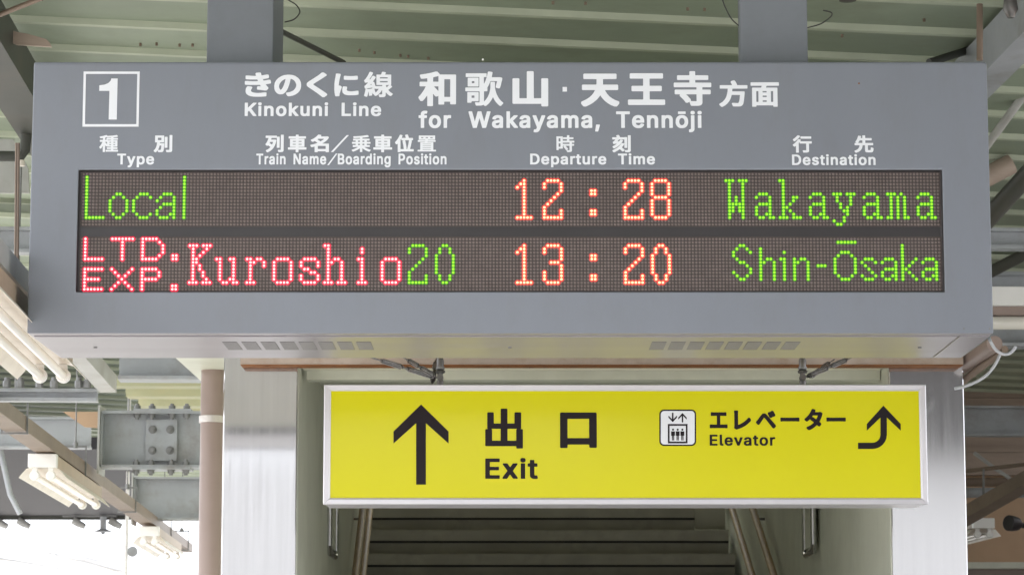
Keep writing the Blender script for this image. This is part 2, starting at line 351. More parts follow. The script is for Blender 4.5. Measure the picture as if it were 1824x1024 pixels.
# ------------------------------------------------------------------ lettering: outlines of the glyphs, 1000 units to the em
GLYPHS = {
',': (268, '32 -200 -9 6 -6 9 -1 40 42 260 12 13 10 3 138 -2 13 -14 0 -32 -72 -265 -14 -16 -10 -3'),
'B': (652, '62 -30 -11 7 -5 10 2 755 9 11 11 3 317 0 70 -12 40 -16 40 -27 40 -43 20 -43 9 -38 2 -59 -8 -58 -16 -32 -40 -46 57 -57 19 -33 9 -25 7 -39 0 -66 -9 -47 -17 -37 -19 -28 -21 -21 -26 -19 -44 -22 -53 -14 -43 -5/218 113 142 -2 27 5 35 11 18 12 12 13 13 28 2 18 -11 37 -17 25 -14 12 -17 11 -26 9 -37 7 -125 0 -6 -7 0 -174/218 438 110 -2 45 9 32 18 21 25 13 37 -2 20 -15 32 -25 22 -39 12 -16 3 -124 -2 -4 -5 0 -165'),
'D': (718, '62 -30 -11 7 -5 10 0 751 3 7 8 8 11 3 322 -2 80 -17 35 -14 37 -21 42 -32 37 -40 16 -23 33 -65 21 -87 5 -50 0 -83 -5 -50 -7 -39 -14 -48 -35 -70 -21 -27 -39 -39 -27 -21 -53 -29 -45 -16 -85 -14/218 113 100 -2 45 7 42 14 30 16 31 24 30 43 16 37 14 58 5 40 -2 52 -16 71 -11 27 -31 48 -33 29 -41 20 -32 10 -45 7 -100 0 -6 -7 0 -489'),
'E': (598, '62 -30 -11 7 -5 10 0 751 3 7 8 8 11 3 480 0 10 -3 11 -15 0 -105 -5 -11 -9 -6 -335 -2 -6 -7 0 -165 6 -6 302 0 16 -7 6 -11 0 -103 -5 -10 -11 -8 -310 -2 -4 -5 0 -172 6 -7 335 -1 11 -7 5 -10 0 -106 -3 -7 -8 -8 -10 -3'),
'K': (667, '62 -30 -11 7 -5 10 0 751 3 7 8 8 11 3 124 0 10 -3 9 -8 3 -7 0 -270 6 -7 236 257 37 35 9 3 153 0 10 -3 11 -15 0 -26 -3 -7 -252 -270 -21 -27 270 -381 6 -15 0 -25 -3 -7 -8 -8 -10 -3 -143 0 -10 3 -12 13 -206 290 -9 7 -61 -64 0 -231 -3 -7 -9 -8 -10 -3'),
'L': (562, '62 -30 -11 7 -5 10 0 751 6 11 16 7 124 0 16 -7 6 -11 0 -620 6 -7 315 -1 11 -7 5 -10 0 -106 -6 -11 -15 -7'),
'N': (748, '62 -30 -11 7 -5 10 0 751 5 10 17 8 142 0 15 -7 303 -469 3 5 1 455 10 13 10 3 126 0 14 -7 7 -11 0 -751 -5 -10 -16 -8 -143 0 -15 7 -20 26 -282 443 -4 -5 -1 -455 -11 -13 -10 -3'),
'P': (635, '62 -30 -11 7 -5 10 2 755 9 11 11 3 307 0 75 -12 50 -21 42 -29 38 -41 18 -33 14 -38 9 -67 -2 -70 -11 -50 -22 -47 -27 -36 -37 -31 -42 -24 -25 -10 -78 -13 -159 -1 -4 -5 -2 -246 -10 -10 -10 -3/218 377 122 -1 50 13 32 23 20 36 9 35 1 17 -11 48 -23 34 -23 16 -18 7 -39 9 -118 0 -5 -4 -1 -228'),
'T': (641, '252 -30 -11 7 -5 10 0 620 -6 7 -210 2 -9 6 -5 11 2 109 10 11 10 3 590 -2 8 -6 5 -10 0 -105 -11 -16 -10 -3 -200 0 -6 -7 -1 -622 -11 -13 -10 -3'),
'W': (981, '198 -30 -12 7 -5 10 -196 718 -1 33 6 11 15 7 127 0 11 -3 10 -11 118 -452 4 -5 4 3 8 30 109 414 4 10 10 11 10 3 138 0 10 -3 10 -11 122 -457 5 1 2 4 118 452 10 11 10 3 127 0 17 -8 5 -10 -2 -36 -195 -712 -9 -14 -16 -7 -140 0 -10 3 -8 8 -117 425 -5 17 -4 2 -125 -444 -8 -8 -10 -3'),
'a': (556, '185 -43 -45 8 -45 19 -40 30 -27 33 -15 33 -9 52 0 43 9 50 12 25 16 20 29 25 25 14 58 20 192 31 8 10 -3 17 -12 25 -13 13 -20 10 -30 5 -33 -8 -29 -15 -14 -12 -21 -32 -11 -10 -49 -2 -88 26 -11 13 1 32 25 48 30 34 35 26 40 20 30 9 60 10 70 0 67 -12 61 -27 33 -30 25 -35 16 -43 4 -24 0 -423 -11 -13 -10 -3 -118 0 -24 12 -31 -13 -34 -9/226 98 22 -2 24 4 23 9 25 17 15 19 12 25 7 25 -1 23 -3 2 -105 -16 -37 -11 -23 -13 -8 -10 -8 -20 8 -23 13 -15'),
'd': (606, '245 -43 -20 2 -47 11 -53 28 -44 39 -26 36 -18 35 -16 47 -10 58 0 112 17 80 13 33 38 57 46 42 53 28 44 11 90 3 51 -9 39 -17 4 5 0 180 3 7 9 8 10 3 124 -1 12 -7 5 -10 -1 -753 -10 -13 -10 -3 -118 0 -10 3 -18 14 -34 -18 -36 -9/276 100 19 -2 25 6 25 13 19 18 26 47 9 33 7 42 0 25 -9 53 -9 25 -16 30 -17 21 -15 11 -22 11 -26 6 -44 -13 -18 -12 -17 -19 -19 -32 -9 -25 -11 -66 9 -64 19 -48 25 -35 23 -16'),
'e': (577, '267 -43 -59 8 -60 24 -48 35 -35 38 -26 43 -21 62 -7 43 0 110 7 45 19 57 28 51 40 43 45 32 52 22 58 9 65 0 65 -12 45 -19 45 -32 37 -41 28 -53 16 -57 5 -40 0 -97 -11 -13 -10 -4 -357 0 -7 -6 11 -33 16 -27 24 -25 35 -17 31 -7 30 4 32 15 20 17 21 38 17 9 42 0 80 -21 16 -16 0 -32 -13 -35 -32 -43 -31 -27 -25 -16 -43 -19 -37 -9 -40 -5/189 345 196 -1 7 6 -14 32 -20 28 -26 18 -17 7 -27 4 -40 -12 -23 -16 -20 -21 -11 -20 -9 -20'),
'f': (363, '93 -30 -12 7 -5 10 0 443 -6 6 -78 0 -16 9 -5 10 1 100 11 13 9 3 78 0 5 4 1 70 11 45 22 35 29 27 22 14 28 11 44 9 78 0 48 -9 19 -11 7 -11 -2 -35 -22 -67 -10 -11 -10 -3 -38 0 -25 5 -17 -6 -13 -16 -8 -30 0 -15 6 -6 95 0 16 -9 5 -10 0 -97 -5 -10 -11 -8 -100 -1 -6 -6 -1 -445 -11 -13 -9 -3'),
'g': (607, '240 -245 -42 6 -41 12 -29 14 -33 22 -24 21 -35 48 -2 34 3 8 8 8 73 41 42 2 15 -7 38 -43 25 -17 47 -13 40 5 30 11 25 17 20 36 6 35 -6 6 -32 -16 -40 -9 -96 0 -37 7 -45 16 -28 16 -51 47 -24 36 -17 34 -12 40 -7 43 0 113 7 45 12 39 12 28 18 30 42 49 46 32 44 19 56 9 64 0 51 -9 39 -19 18 17 10 3 122 -1 12 -8 5 -10 0 -602 -12 -57 -17 -36 -29 -35 -33 -27 -30 -16 -30 -11 -53 -12/274 118 21 -3 25 5 22 10 24 20 26 45 14 60 0 37 -7 38 -11 33 -16 29 -17 20 -20 14 -43 13 -42 -12 -23 -16 -14 -16 -26 -50 -13 -68 9 -59 22 -53 11 -15 22 -18'),
'i': (238, '52 -30 -11 7 -5 10 1 568 10 13 10 3 125 -1 12 -8 5 -10 -1 -567 -10 -13 -10 -3/88 602 -33 13 -19 18 -10 15 -5 15 0 55 3 10 10 14 18 19 26 14 75 1 17 -5 34 -29 11 -20 1 -59 -3 -10 -21 -29 -30 -19 -17 -4'),
'j': (238, '-38 -235 -11 8 -5 9 1 106 6 8 9 7 43 5 15 8 10 16 6 28 1 595 10 13 10 3 125 -1 12 -8 5 -10 0 -635 -9 -45 -8 -20 -18 -27 -24 -24 -30 -19 -22 -9 -31 -7/85 602 -30 13 -21 20 -10 15 -5 25 0 27 7 30 16 22 36 21 72 1 22 -7 29 -24 14 -25 1 -55 -5 -17 -26 -29 -25 -14 -15 -4'),
'k': (544, '52 -30 -11 7 -5 10 0 751 6 11 15 7 121 0 14 -7 7 -11 2 -346 4 -1 175 178 150 2 10 -3 10 -10 1 -30 -5 -10 -202 -206 -3 -7 222 -283 3 -7 0 -28 -6 -11 -15 -7 -150 2 -19 16 -157 201 -6 3 -9 -6 -5 -10 0 -188 -3 -7 -8 -8 -10 -3'),
'l': (270, '148 -33 -26 6 -25 11 -28 23 -20 30 -8 23 -5 28 0 650 6 11 15 7 121 0 10 -3 10 -13 1 -600 4 -22 7 -11 47 -1 17 -8 6 -10 14 -66 -1 -35 -5 -8 -11 -7 -32 -6'),
'm': (871, '52 -30 -11 7 -5 10 0 565 11 16 10 3 118 0 27 -15 36 16 27 7 75 2 30 -4 32 -11 23 -14 33 -28 40 29 42 19 50 9 65 0 47 -9 38 -16 28 -20 32 -36 22 -45 9 -45 0 -423 -11 -15 -10 -3 -120 0 -10 3 -10 10 -1 383 -6 25 -14 25 -24 16 -25 8 -38 -10 -21 -17 -14 -22 -11 -37 -1 -371 -10 -10 -10 -3 -120 0 -15 7 -6 11 0 368 -3 18 -8 24 -15 23 -18 11 -28 8 -30 -10 -23 -17 -16 -22 -12 -37 -2 -15 -2 -356 -9 -10 -10 -3'),
'n': (586, '52 -30 -11 7 -5 10 0 565 3 8 8 8 10 3 118 0 10 -3 17 -16 33 15 35 9 88 3 57 -11 43 -21 18 -15 36 -39 20 -41 12 -47 2 -20 0 -398 -3 -7 -8 -8 -10 -3 -120 0 -10 3 -10 10 -1 356 -5 25 -8 24 -21 29 -28 16 -32 4 -33 -10 -19 -14 -21 -27 -12 -27 -6 -36 -2 -340 -9 -10 -10 -3'),
'o': (593, '262 -43 -57 8 -57 24 -51 37 -42 52 -27 57 -14 57 -3 21 3 127 14 60 27 58 36 44 47 38 50 25 34 9 40 5 91 -3 49 -11 33 -14 30 -19 46 -42 32 -45 24 -58 12 -57 2 -100 -5 -42 -14 -56 -25 -52 -26 -35 -46 -42 -35 -21 -43 -16 -65 -10/289 98 9 -1 37 10 33 22 23 33 11 28 14 62 0 30 -9 48 -9 25 -18 35 -14 18 -26 18 -42 13 -26 -5 -22 -8 -20 -15 -15 -16 -17 -27 -13 -36 -11 -62 9 -60 16 -45 11 -18 20 -23 15 -11 22 -11'),
'p': (606, '52 -235 -11 8 -5 9 2 776 9 10 10 3 118 0 10 -3 17 -18 40 20 50 9 88 -3 58 -15 42 -24 44 -39 34 -50 22 -53 14 -80 0 -92 -10 -63 -21 -62 -24 -41 -32 -36 -49 -37 -46 -19 -59 -9 -58 0 -50 9 -43 19 -3 -7 0 -195 -3 -7 -8 -8 -10 -3/299 100 19 -2 20 4 22 11 24 19 17 25 16 38 12 55 0 38 -7 37 -11 35 -16 30 -14 18 -18 14 -23 11 -25 6 -23 -4 -22 -9 -18 -12 -17 -19 -25 -50 -11 -55 2 -57 7 -31 16 -42 26 -35 22 -16'),
'r': (370, '52 -30 -11 7 -5 10 2 571 9 10 10 3 118 0 25 -13 35 14 32 7 91 0 10 -3 11 -9 5 -9 0 -110 -3 -8 -8 -8 -10 -3 -35 0 -30 4 -43 -11 -23 -16 -12 -14 -17 -37 -4 -23 -2 -350 -9 -10 -10 -3'),
's': (522, '220 -43 -38 4 -37 9 -38 17 -37 27 -24 26 -19 30 -16 50 0 25 3 7 18 13 80 16 43 -1 13 -10 14 -33 12 -17 21 -14 33 -10 32 2 35 14 18 15 7 15 0 8 -10 18 -20 13 -157 42 -38 16 -32 22 -30 31 -14 23 -6 20 -4 20 0 70 4 23 20 40 30 33 42 30 32 14 73 14 72 0 58 -9 25 -9 37 -21 22 -18 26 -29 14 -23 13 -32 2 -36 -5 -10 -14 -10 -70 -16 -50 1 -16 13 -14 28 -18 19 -27 12 -28 2 -27 -8 -20 -12 -13 -19 -2 -12 9 -15 18 -13 33 -12 137 -35 36 -17 24 -17 35 -36 18 -37 4 -20 0 -73 -5 -22 -11 -28 -19 -28 -36 -34 -43 -24 -40 -14 -35 -6'),
't': (325, '188 -35 -35 8 -35 17 -27 22 -22 30 -8 23 -7 35 0 330 -7 6 -60 1 -11 8 -5 10 2 103 14 12 60 1 5 4 2 108 6 11 15 7 127 -2 9 -7 5 -9 2 -108 4 -4 90 -1 12 -8 5 -10 0 -97 -5 -10 -16 -9 -86 0 -6 -6 0 -285 7 -30 9 -9 8 -3 65 1 10 -4 8 -7 18 -78 0 -28 -16 -15 -35 -8'),
'u': (586, '215 -38 -48 10 -49 26 -34 32 -14 17 -22 48 -12 65 2 398 9 10 10 3 121 0 10 -3 9 -10 2 -353 4 -25 10 -30 19 -26 28 -16 30 -5 30 9 28 17 21 31 11 30 4 23 1 345 10 10 10 3 127 -2 9 -7 5 -10 -1 -570 -10 -10 -10 -3 -117 0 -11 3 -17 15 -38 -17 -27 -6'),
'v': (556, '210 -30 -19 17 -204 533 1 38 9 10 11 3 127 0 19 -11 13 -30 103 -287 7 -9 13 26 103 288 8 14 17 9 134 -2 14 -14 -1 -37 -204 -533 -11 -13 -10 -3'),
'x': (541, '8 -30 -11 6 -5 9 2 35 175 255 -7 15 -156 228 -2 34 5 10 16 9 140 -2 20 -19 85 -130 5 2 85 130 17 17 141 2 14 -7 7 -12 -3 -32 -165 -248 173 -252 2 -33 -5 -10 -16 -8 -140 2 -20 19 -88 135 -7 7 -5 -2 -95 -145 -13 -13 -9 -3'),
'y': (556, '83 -238 -38 9 -16 16 0 28 19 75 17 15 65 -1 15 6 21 28 20 59 -199 523 1 38 9 10 11 3 127 0 19 -11 13 -30 103 -287 7 -9 124 328 17 9 134 -2 9 -7 5 -10 0 -27 -4 -15 -249 -645 -21 -32 -20 -22 -20 -18 -27 -16 -23 -9 -37 -7'),
'ō': (593, '262 -43 -57 8 -57 24 -51 37 -42 52 -27 57 -14 57 -3 21 3 127 14 60 27 58 36 44 47 38 50 25 34 9 40 5 91 -3 49 -11 33 -14 30 -19 46 -42 32 -45 24 -58 12 -57 2 -100 -5 -42 -14 -56 -25 -52 -26 -35 -46 -42 -35 -21 -43 -16 -65 -10/289 98 9 -1 37 10 33 22 23 33 11 28 14 62 0 30 -9 48 -9 25 -18 35 -14 18 -26 18 -42 13 -26 -5 -22 -8 -20 -15 -15 -16 -17 -27 -13 -36 -11 -62 9 -60 16 -45 11 -18 20 -23 15 -11 22 -11/138 625 -12 8 -5 10 0 89 5 10 12 8 310 1 10 -3 10 -13 1 -92 -5 -10 -12 -8'),
'き': (1000, '438 -83 -63 4 -70 14 -65 27 -60 53 -24 45 -10 55 0 57 7 48 12 37 17 38 16 16 7 3 50 0 67 -14 19 -15 3 -5 -1 -37 -26 -48 -12 -43 4 -17 14 -25 25 -19 42 -16 65 -11 57 -3 86 5 112 18 42 -1 17 -13 2 -5 -2 -112 -4 -8 -15 -12 -62 -9 -98 -8/712 152 -110 19 -95 10 -21 17 -2 47 6 50 6 7 16 12 48 0 32 -4 3 2 -22 48 -8 6 -97 -5 -188 0 -115 5 -22 3 -13 9 -9 14 -2 103 6 9 13 9 54 1 68 -8 108 -5 122 3 15 2 5 6 -16 48 -9 6 -190 0 -120 8 -15 4 -15 12 -4 7 -2 103 4 8 17 11 48 0 134 -13 88 -2 15 3 5 5 -16 50 2 46 16 13 73 10 53 0 16 -11 5 -8 14 -80 7 -8 75 14 65 18 45 0 17 -11 6 -7 8 -53 0 -50 -4 -7 -20 -15 -147 -32 -5 -9 15 -40 7 -6 50 10 88 23 50 -2 17 -17 12 -72 0 -36 -6 -9 -15 -10 -126 -26 -5 -5 0 -5 38 -62 37 -45 2 -42 -37 -58 -17 -16 -8 -3'),
'の': (1000, '510 -66 -25 21 -36 57 -3 8 3 42 19 16 80 12 54 18 68 34 36 30 38 51 31 72 6 47 0 26 -6 40 -22 60 -36 54 -22 22 -25 19 -52 25 -18 6 -7 -7 -24 -132 -19 -82 -43 -133 -26 -60 -39 -67 -18 -25 -47 -46 -42 -25 -40 -8 -60 0 -17 3 -28 7 -35 21 -21 17 -32 36 -30 54 -17 58 -4 25 -5 100 16 108 35 77 14 25 59 73 15 13 95 70 97 39 116 16 65 0 102 -13 88 -35 96 -73 55 -72 36 -90 11 -88 0 -62 -11 -93 -31 -80 -59 -79 -85 -66 -92 -43 -108 -23/260 180 12 0 28 30 29 50 23 55 25 72 25 91 19 94 1 8 -4 4 -10 -2 -70 -39 -50 -45 -44 -63 -29 -70 -8 -55 4 -35 9 -35 14 -30 12 -18'),
'く': (1000, '632 -101 -22 17 -140 140 -257 223 -19 19 -23 32 -7 33 1 49 9 26 22 30 46 43 243 203 61 58 39 47 23 17 47 -1 75 -64 11 -16 0 -40 -151 -129 -203 -165 -22 -20 -11 -16 19 -24 275 -230 77 -70 37 -39 1 -42 -28 -31 -55 -49'),
'に': (1000, '138 -68 -19 16 -6 20 -19 110 -10 112 2 215 13 117 32 208 3 45 11 14 10 5 53 0 74 -8 10 -5 12 -13 0 -38 -16 -57 -19 -101 -18 -110 -12 -114 6 -7 45 -1 48 -38 6 -10 0 -40 -41 -120 -27 -95 -5 -22 0 -60 -2 -5 -14 -12 -15 -4/595 -28 -37 2 -80 18 -38 18 -35 29 -18 21 -13 23 -5 20 -5 34 0 43 5 50 11 60 17 17 55 2 53 -5 10 -3 14 -11 5 -8 0 -37 -13 -57 1 -13 15 -25 33 -17 62 -12 70 0 90 10 80 15 43 0 10 -5 10 -11 4 -120 -16 -17 -66 -12 -75 -7/620 550 -137 4 -48 5 -10 5 -11 13 0 113 16 17 55 2 55 -8 118 -5 107 5 62 8 58 0 10 -5 10 -12 1 -115 -16 -17 -95 -9'),
'線': (1000, '542 -101 -7 4 -7 9 -18 58 -1 25 6 7 10 4 95 0 5 4 1 155 -4 6 -52 -88 -39 -48 -53 -49 -56 -36 -30 -1 -12 6 -41 47 -7 18 -22 2 -12 8 -10 36 -6 0 -1 -6 5 -45 0 -40 -4 -7 -10 -6 -57 -11 -20 0 -10 4 -6 8 -3 9 0 33 -11 103 -6 -3 -20 -103 -19 -72 -5 -8 -13 -6 -24 1 -55 21 -14 12 1 25 29 108 18 119 8 11 -1 5 -17 3 -8 9 -21 60 -1 30 6 7 19 12 27 26 69 87 -6 6 -57 -12 -28 0 -10 4 -6 8 -21 60 -1 24 30 25 38 55 44 76 30 60 37 89 17 14 27 -1 70 -30 7 -10 0 -22 -53 -110 -66 -111 2 -4 23 1 7 6 62 112 14 14 7 3 27 -2 63 -37 8 -10 -2 -27 -91 -148 2 -5 33 -4 9 -8 43 -146 8 -6 193 3 22 -7 6 6 0 35 -6 6 -178 0 -10 4 -5 7 -1 370 6 10 10 4 138 0 6 6 11 30 17 57 14 11 32 1 68 -15 17 -12 0 -27 -21 -45 4 -5 190 -1 10 -4 5 -8 1 -369 -4 -8 -14 -7 -2 -5 46 -38 4 -7 0 -18 -6 -11 -116 -99 -4 -8 36 -47 34 -34 34 -28 40 -26 4 -7 -1 -23 -50 -59 -10 -4 -27 1 -43 28 -30 26 -73 81 -3 -5 -3 -112 -7 -23 -14 -16 -17 -12 -38 -11/402 80 8 3 36 37 23 30 32 52 2 6 -3 5 -95 1 -20 7 -23 -8 -1 -5 19 -56 18 -69/156 205 62 11 27 1 15 9 28 9 6 8 -2 9 -10 7 -137 -23 -50 -11 -6 -2 1 -6/781 277 9 4 24 24 42 48 -2 5 -102 -1 -2 -7 10 -30 14 -35/224 358 38 5 3 7 -10 27 -7 0 -25 -32/550 460 255 -1 6 6 0 37 -6 7 -253 0 -6 -7 0 -37/550 607 255 -1 6 6 0 36 -6 6 -253 0 -6 -6 0 -36'),
'和': (1000, '225 -108 -11 8 -5 10 -1 273 -6 1 -65 -99 -36 -43 -11 -7 -43 -1 -15 7 -45 77 1 32 54 65 50 75 41 73 35 75 -6 6 -130 0 -9 3 -12 15 2 98 10 10 9 4 170 0 7 6 -2 85 -7 4 -90 -13 -55 2 -12 12 -20 55 -2 33 5 10 11 7 130 21 141 30 107 33 40 0 10 -4 46 -50 19 -29 388 0 15 -7 6 -11 0 -798 -5 -10 -16 -9 -113 1 -10 7 -6 9 0 52 -7 6 -134 0 -7 -6 0 -60 -13 -14 -123 0 -9 7 -5 10 0 225 -6 3 -15 -16 -10 -4 -42 2 -18 17 -40 55 -4 -5 0 -323 -11 -12 -10 -4/645 150 137 -1 7 6 0 483 -7 6 -134 0 -7 -6 0 -483/484 320 5 0 2 5 -1 115 -5 4 -99 -2 -3 -4 8 -10/360 575 125 -1 5 3 1 148 -2 5 -4 2 -45 -14 -77 -19 -5 -4 -2 -115'),
'歌': (1000, '525 -103 -7 3 -28 29 -30 -14 -38 -9 -117 -2 -15 11 -20 53 -1 22 13 11 93 -2 7 3 4 5 0 293 -4 5 -352 1 -10 4 -6 10 0 80 6 10 8 3 345 1 4 4 2 280 -6 6 -336 0 -7 4 -6 10 0 77 8 11 8 3 515 0 10 -4 6 -7 0 -73 1 -6 6 0 26 128 14 11 34 1 60 -11 14 -11 0 -25 -21 -107 5 -6 213 2 49 -15 9 -8 0 -33 -39 -177 -23 -71 -14 -10 -22 -1 -26 7 -35 11 -13 11 1 27 34 143 -4 5 -160 1 -9 -6 -38 -97 -40 -76 0 -94 -5 -8 -10 -4 -68 0 -6 -6 0 -265 6 -6 34 33 46 70 13 23 37 93 21 94 8 70 3 148 6 7 10 4 84 0 10 -4 7 -9 0 -150 19 -93 25 -80 34 -78 33 -54 44 -56 59 -57 3 -8 -1 -19 -24 -23 -29 -37 -10 -4 -22 0 -10 4 -54 52 -41 50 -33 50 -39 77 -5 6 -5 -3 -11 -27 -35 -63 -25 -38 -43 -52 -59 -55 -10 -4/80 -13 -7 3 -7 10 0 270 4 7 13 7 265 0 10 -4 6 -10 0 -228 -4 -7 -12 -6 -163 0 -6 -7 -1 -25 -13 -10/183 125 67 0 4 5 -2 55 -4 4 -66 -2 -3 -5 0 -52/503 415 5 0 1 5 -9 0/90 439 -7 4 -7 9 0 221 7 9 10 4 252 0 12 -6 4 -7 0 -221 -6 -9 -10 -4/500 520 6 0 29 62 37 116 2 10 -4 5 -12 -9 -53 0 -6 -6/188 532 60 1 3 5 -1 49 -5 4 -57 -1 -4 -5 0 -47'),
'山': (1000, '788 -116 -21 19 -1 47 -6 6 -677 0 -21 14 -3 7 0 673 6 10 18 11 125 0 17 -11 6 -7 0 -533 7 -6 167 0 6 6 0 727 4 8 13 11 7 3 125 0 18 -12 5 -7 1 -730 6 -6 170 0 5 4 2 535 5 7 18 11 125 0 20 -13 4 -8 0 -745 -6 -10 -18 -11'),
'天': (1000, '62 -118 -20 15 -47 61 -1 44 3 8 23 18 105 51 93 62 58 57 41 52 45 82 -7 7 -320 1 -15 13 -4 7 2 118 22 16 355 0 6 6 3 18 2 122 -6 6 -327 2 -16 12 -3 8 0 112 3 8 21 13 840 0 17 -11 6 -10 0 -112 -3 -8 -15 -12 -341 -3 -3 -5 0 -140 6 -6 375 0 22 -16 2 -118 -4 -7 -15 -13 -325 -1 -7 -7 12 -24 48 -75 62 -72 70 -54 75 -43 88 -33 20 -16 3 -8 -1 -44 -50 -66 -22 -16 -55 1 -91 37 -77 46 -70 56 -41 39 -54 63 -40 62 -8 5 -27 -43 -56 -69 -94 -83 -90 -58 -107 -53 -10 -3'),
'王': (1000, '25 -76 -15 11 -6 10 0 112 3 8 16 12 382 2 6 6 0 215 -3 5 -286 1 -17 12 -6 10 0 112 3 8 16 12 287 1 5 4 1 188 -6 6 -332 1 -16 13 -3 7 0 110 6 10 18 11 842 0 20 -13 4 -8 0 -110 -4 -7 -15 -13 -335 -1 -6 -6 0 -185 4 -6 297 -1 18 -11 6 -10 0 -112 -4 -8 -15 -12 -300 -2 -5 -4 -1 -217 6 -6 385 -1 15 -10 6 -11 0 -112 -6 -10 -18 -11'),
'寺': (1000, '465 -100 -16 15 -27 70 -1 22 -3 5 -48 -26 -38 0 -16 9 -31 47 -36 46 -82 84 -3 8 0 25 5 10 -2 5 -112 1 -16 9 -5 10 0 98 11 12 10 4 540 0 6 6 -1 55 -5 4 -563 0 -14 7 -7 12 0 92 7 11 14 8 383 1 4 5 0 60 -7 6 -292 0 -10 4 -11 15 1 100 10 10 10 4 292 0 7 6 0 90 6 11 15 8 110 0 10 -4 11 -13 0 -92 7 -6 312 0 15 -8 6 -11 0 -95 -5 -10 -8 -7 -320 -2 -7 -6 0 -60 4 -5 395 -2 11 -8 5 -10 0 -92 -6 -12 -15 -7 -205 0 -6 -7 0 -52 6 -6 188 0 14 -8 7 -11 0 -95 -7 -11 -14 -8 -188 0 -5 -3 -1 -226 -7 -32 -16 -25 -16 -13 -25 -12 -45 -9 -27 -2/494 32 101 -1 6 6 -1 181 -5 3 -257 -1 -2 -5 48 -48 63 -79 7 -15 -2 -37'),
'方': (1000, '78 -113 -12 8 -25 32 -29 28 -3 8 0 29 14 15 102 69 73 89 49 100 27 98 20 125 5 70 -7 6 -250 2 -8 6 -5 10 0 96 6 11 15 7 395 1 4 5 -3 8 -44 88 1 34 17 16 63 25 45 1 18 -12 20 -30 30 -57 21 -50 4 -23 7 -6 322 0 16 -8 5 -10 0 -96 -5 -10 -11 -7 -490 -1 -6 -6 -8 -85 7 -9 394 0 10 -4 10 -10 2 -55 -10 -120 -23 -190 -14 -68 -16 -42 -17 -25 -24 -24 -32 -18 -50 -9 -200 2 -22 11 -11 38 -19 40 1 30 11 13 10 3 42 0 135 -7 17 4 10 9 18 43 11 52 10 63 12 122 -5 7 -270 0 -8 -7 -15 -67 -32 -90 -41 -77 -53 -73 -81 -75 -63 -40 -27 -14'),
'面': (1000, '83 -110 -12 8 -5 9 2 683 10 10 10 4 287 0 7 6 13 55 -8 6 -352 1 -11 8 -5 10 0 95 5 10 16 9 920 0 15 -8 6 -11 0 -95 -5 -10 -8 -7 -398 -2 -7 -6 -18 -55 7 -6 358 0 10 -4 10 -10 1 -683 -5 -9 -16 -9 -112 1 -15 13 -2 32 -6 6 -557 0 -7 -6 -1 -32 -15 -13/215 73 60 -2 6 7 0 390 -6 6 -57 0 -7 -6 0 -390/430 73 125 -2 6 7 0 45 -6 6 -123 0 -6 -6 0 -45/710 73 65 -2 6 7 0 390 -6 6 -63 0 -6 -6 0 -390/430 250 125 -1 6 6 0 43 -6 6 -123 0 -6 -6 0 -43/430 425 125 -1 6 6 0 38 -6 6 -123 0 -6 -6 0 -38'),
'種': (1000, '200 -98 -8 3 -6 10 -1 316 -5 0 -22 -41 -44 -70 -19 -25 -15 -11 -25 0 -10 4 -44 74 3 23 51 67 43 73 29 55 34 80 -6 6 -115 0 -10 4 -6 10 0 85 6 7 10 4 142 1 4 5 0 93 -6 7 -95 -16 -38 3 -9 9 -21 52 1 25 12 8 118 23 90 22 107 36 32 -3 38 -37 10 -5 250 17 140 18 65 12 28 0 10 -4 49 -60 2 -20 -7 -9 -74 -17 -146 -17 -6 -7 0 -22 6 -6 210 0 8 -3 9 -11 -2 -80 -15 -9 -210 0 -6 -6 0 -15 6 -6 191 0 9 -4 6 -8 0 -337 -6 -7 -9 -4 -191 0 -6 -6 0 -21 6 -6 196 0 7 -2 9 -12 -1 -74 -5 -8 -10 -4 -196 0 -6 -6 0 -28 6 -6 233 0 7 -4 7 -10 -2 -80 -15 -8 -617 0 -7 2 -9 11 0 75 6 10 8 4 255 0 6 6 0 28 -6 6 -196 0 -7 3 -9 11 0 72 4 8 12 6 196 0 6 6 0 21 -6 6 -186 0 -12 6 -5 14 -5 3 -13 -8 -24 0 -15 11 -33 47 -5 -1 -1 -6 -1 -348 -6 -7 -10 -4/528 290 80 -1 6 6 0 27 -6 7 -78 0 -6 -7 0 -27/740 290 85 -1 6 6 0 27 -6 7 -83 0 -6 -7 0 -27/399 350 5 0 2 5 -1 107 -5 4 -87 -1 -4 -5 2 -22/528 420 80 -1 6 6 0 27 -6 7 -78 0 -6 -7 0 -27/740 420 85 -1 6 6 0 27 -6 7 -83 0 -6 -7 0 -27/438 555 170 -1 6 6 0 15 -6 6 -178 0 -6 -1 -2 -5 8 -5/313 577 55 -1 7 3 1 3 -8 5 -4 8 0 75 9 11 7 3 228 0 6 6 0 12 -6 6 -190 -9 -15 9 -7 20 -6 4 -75 -20 -6 -7 0 -123'),
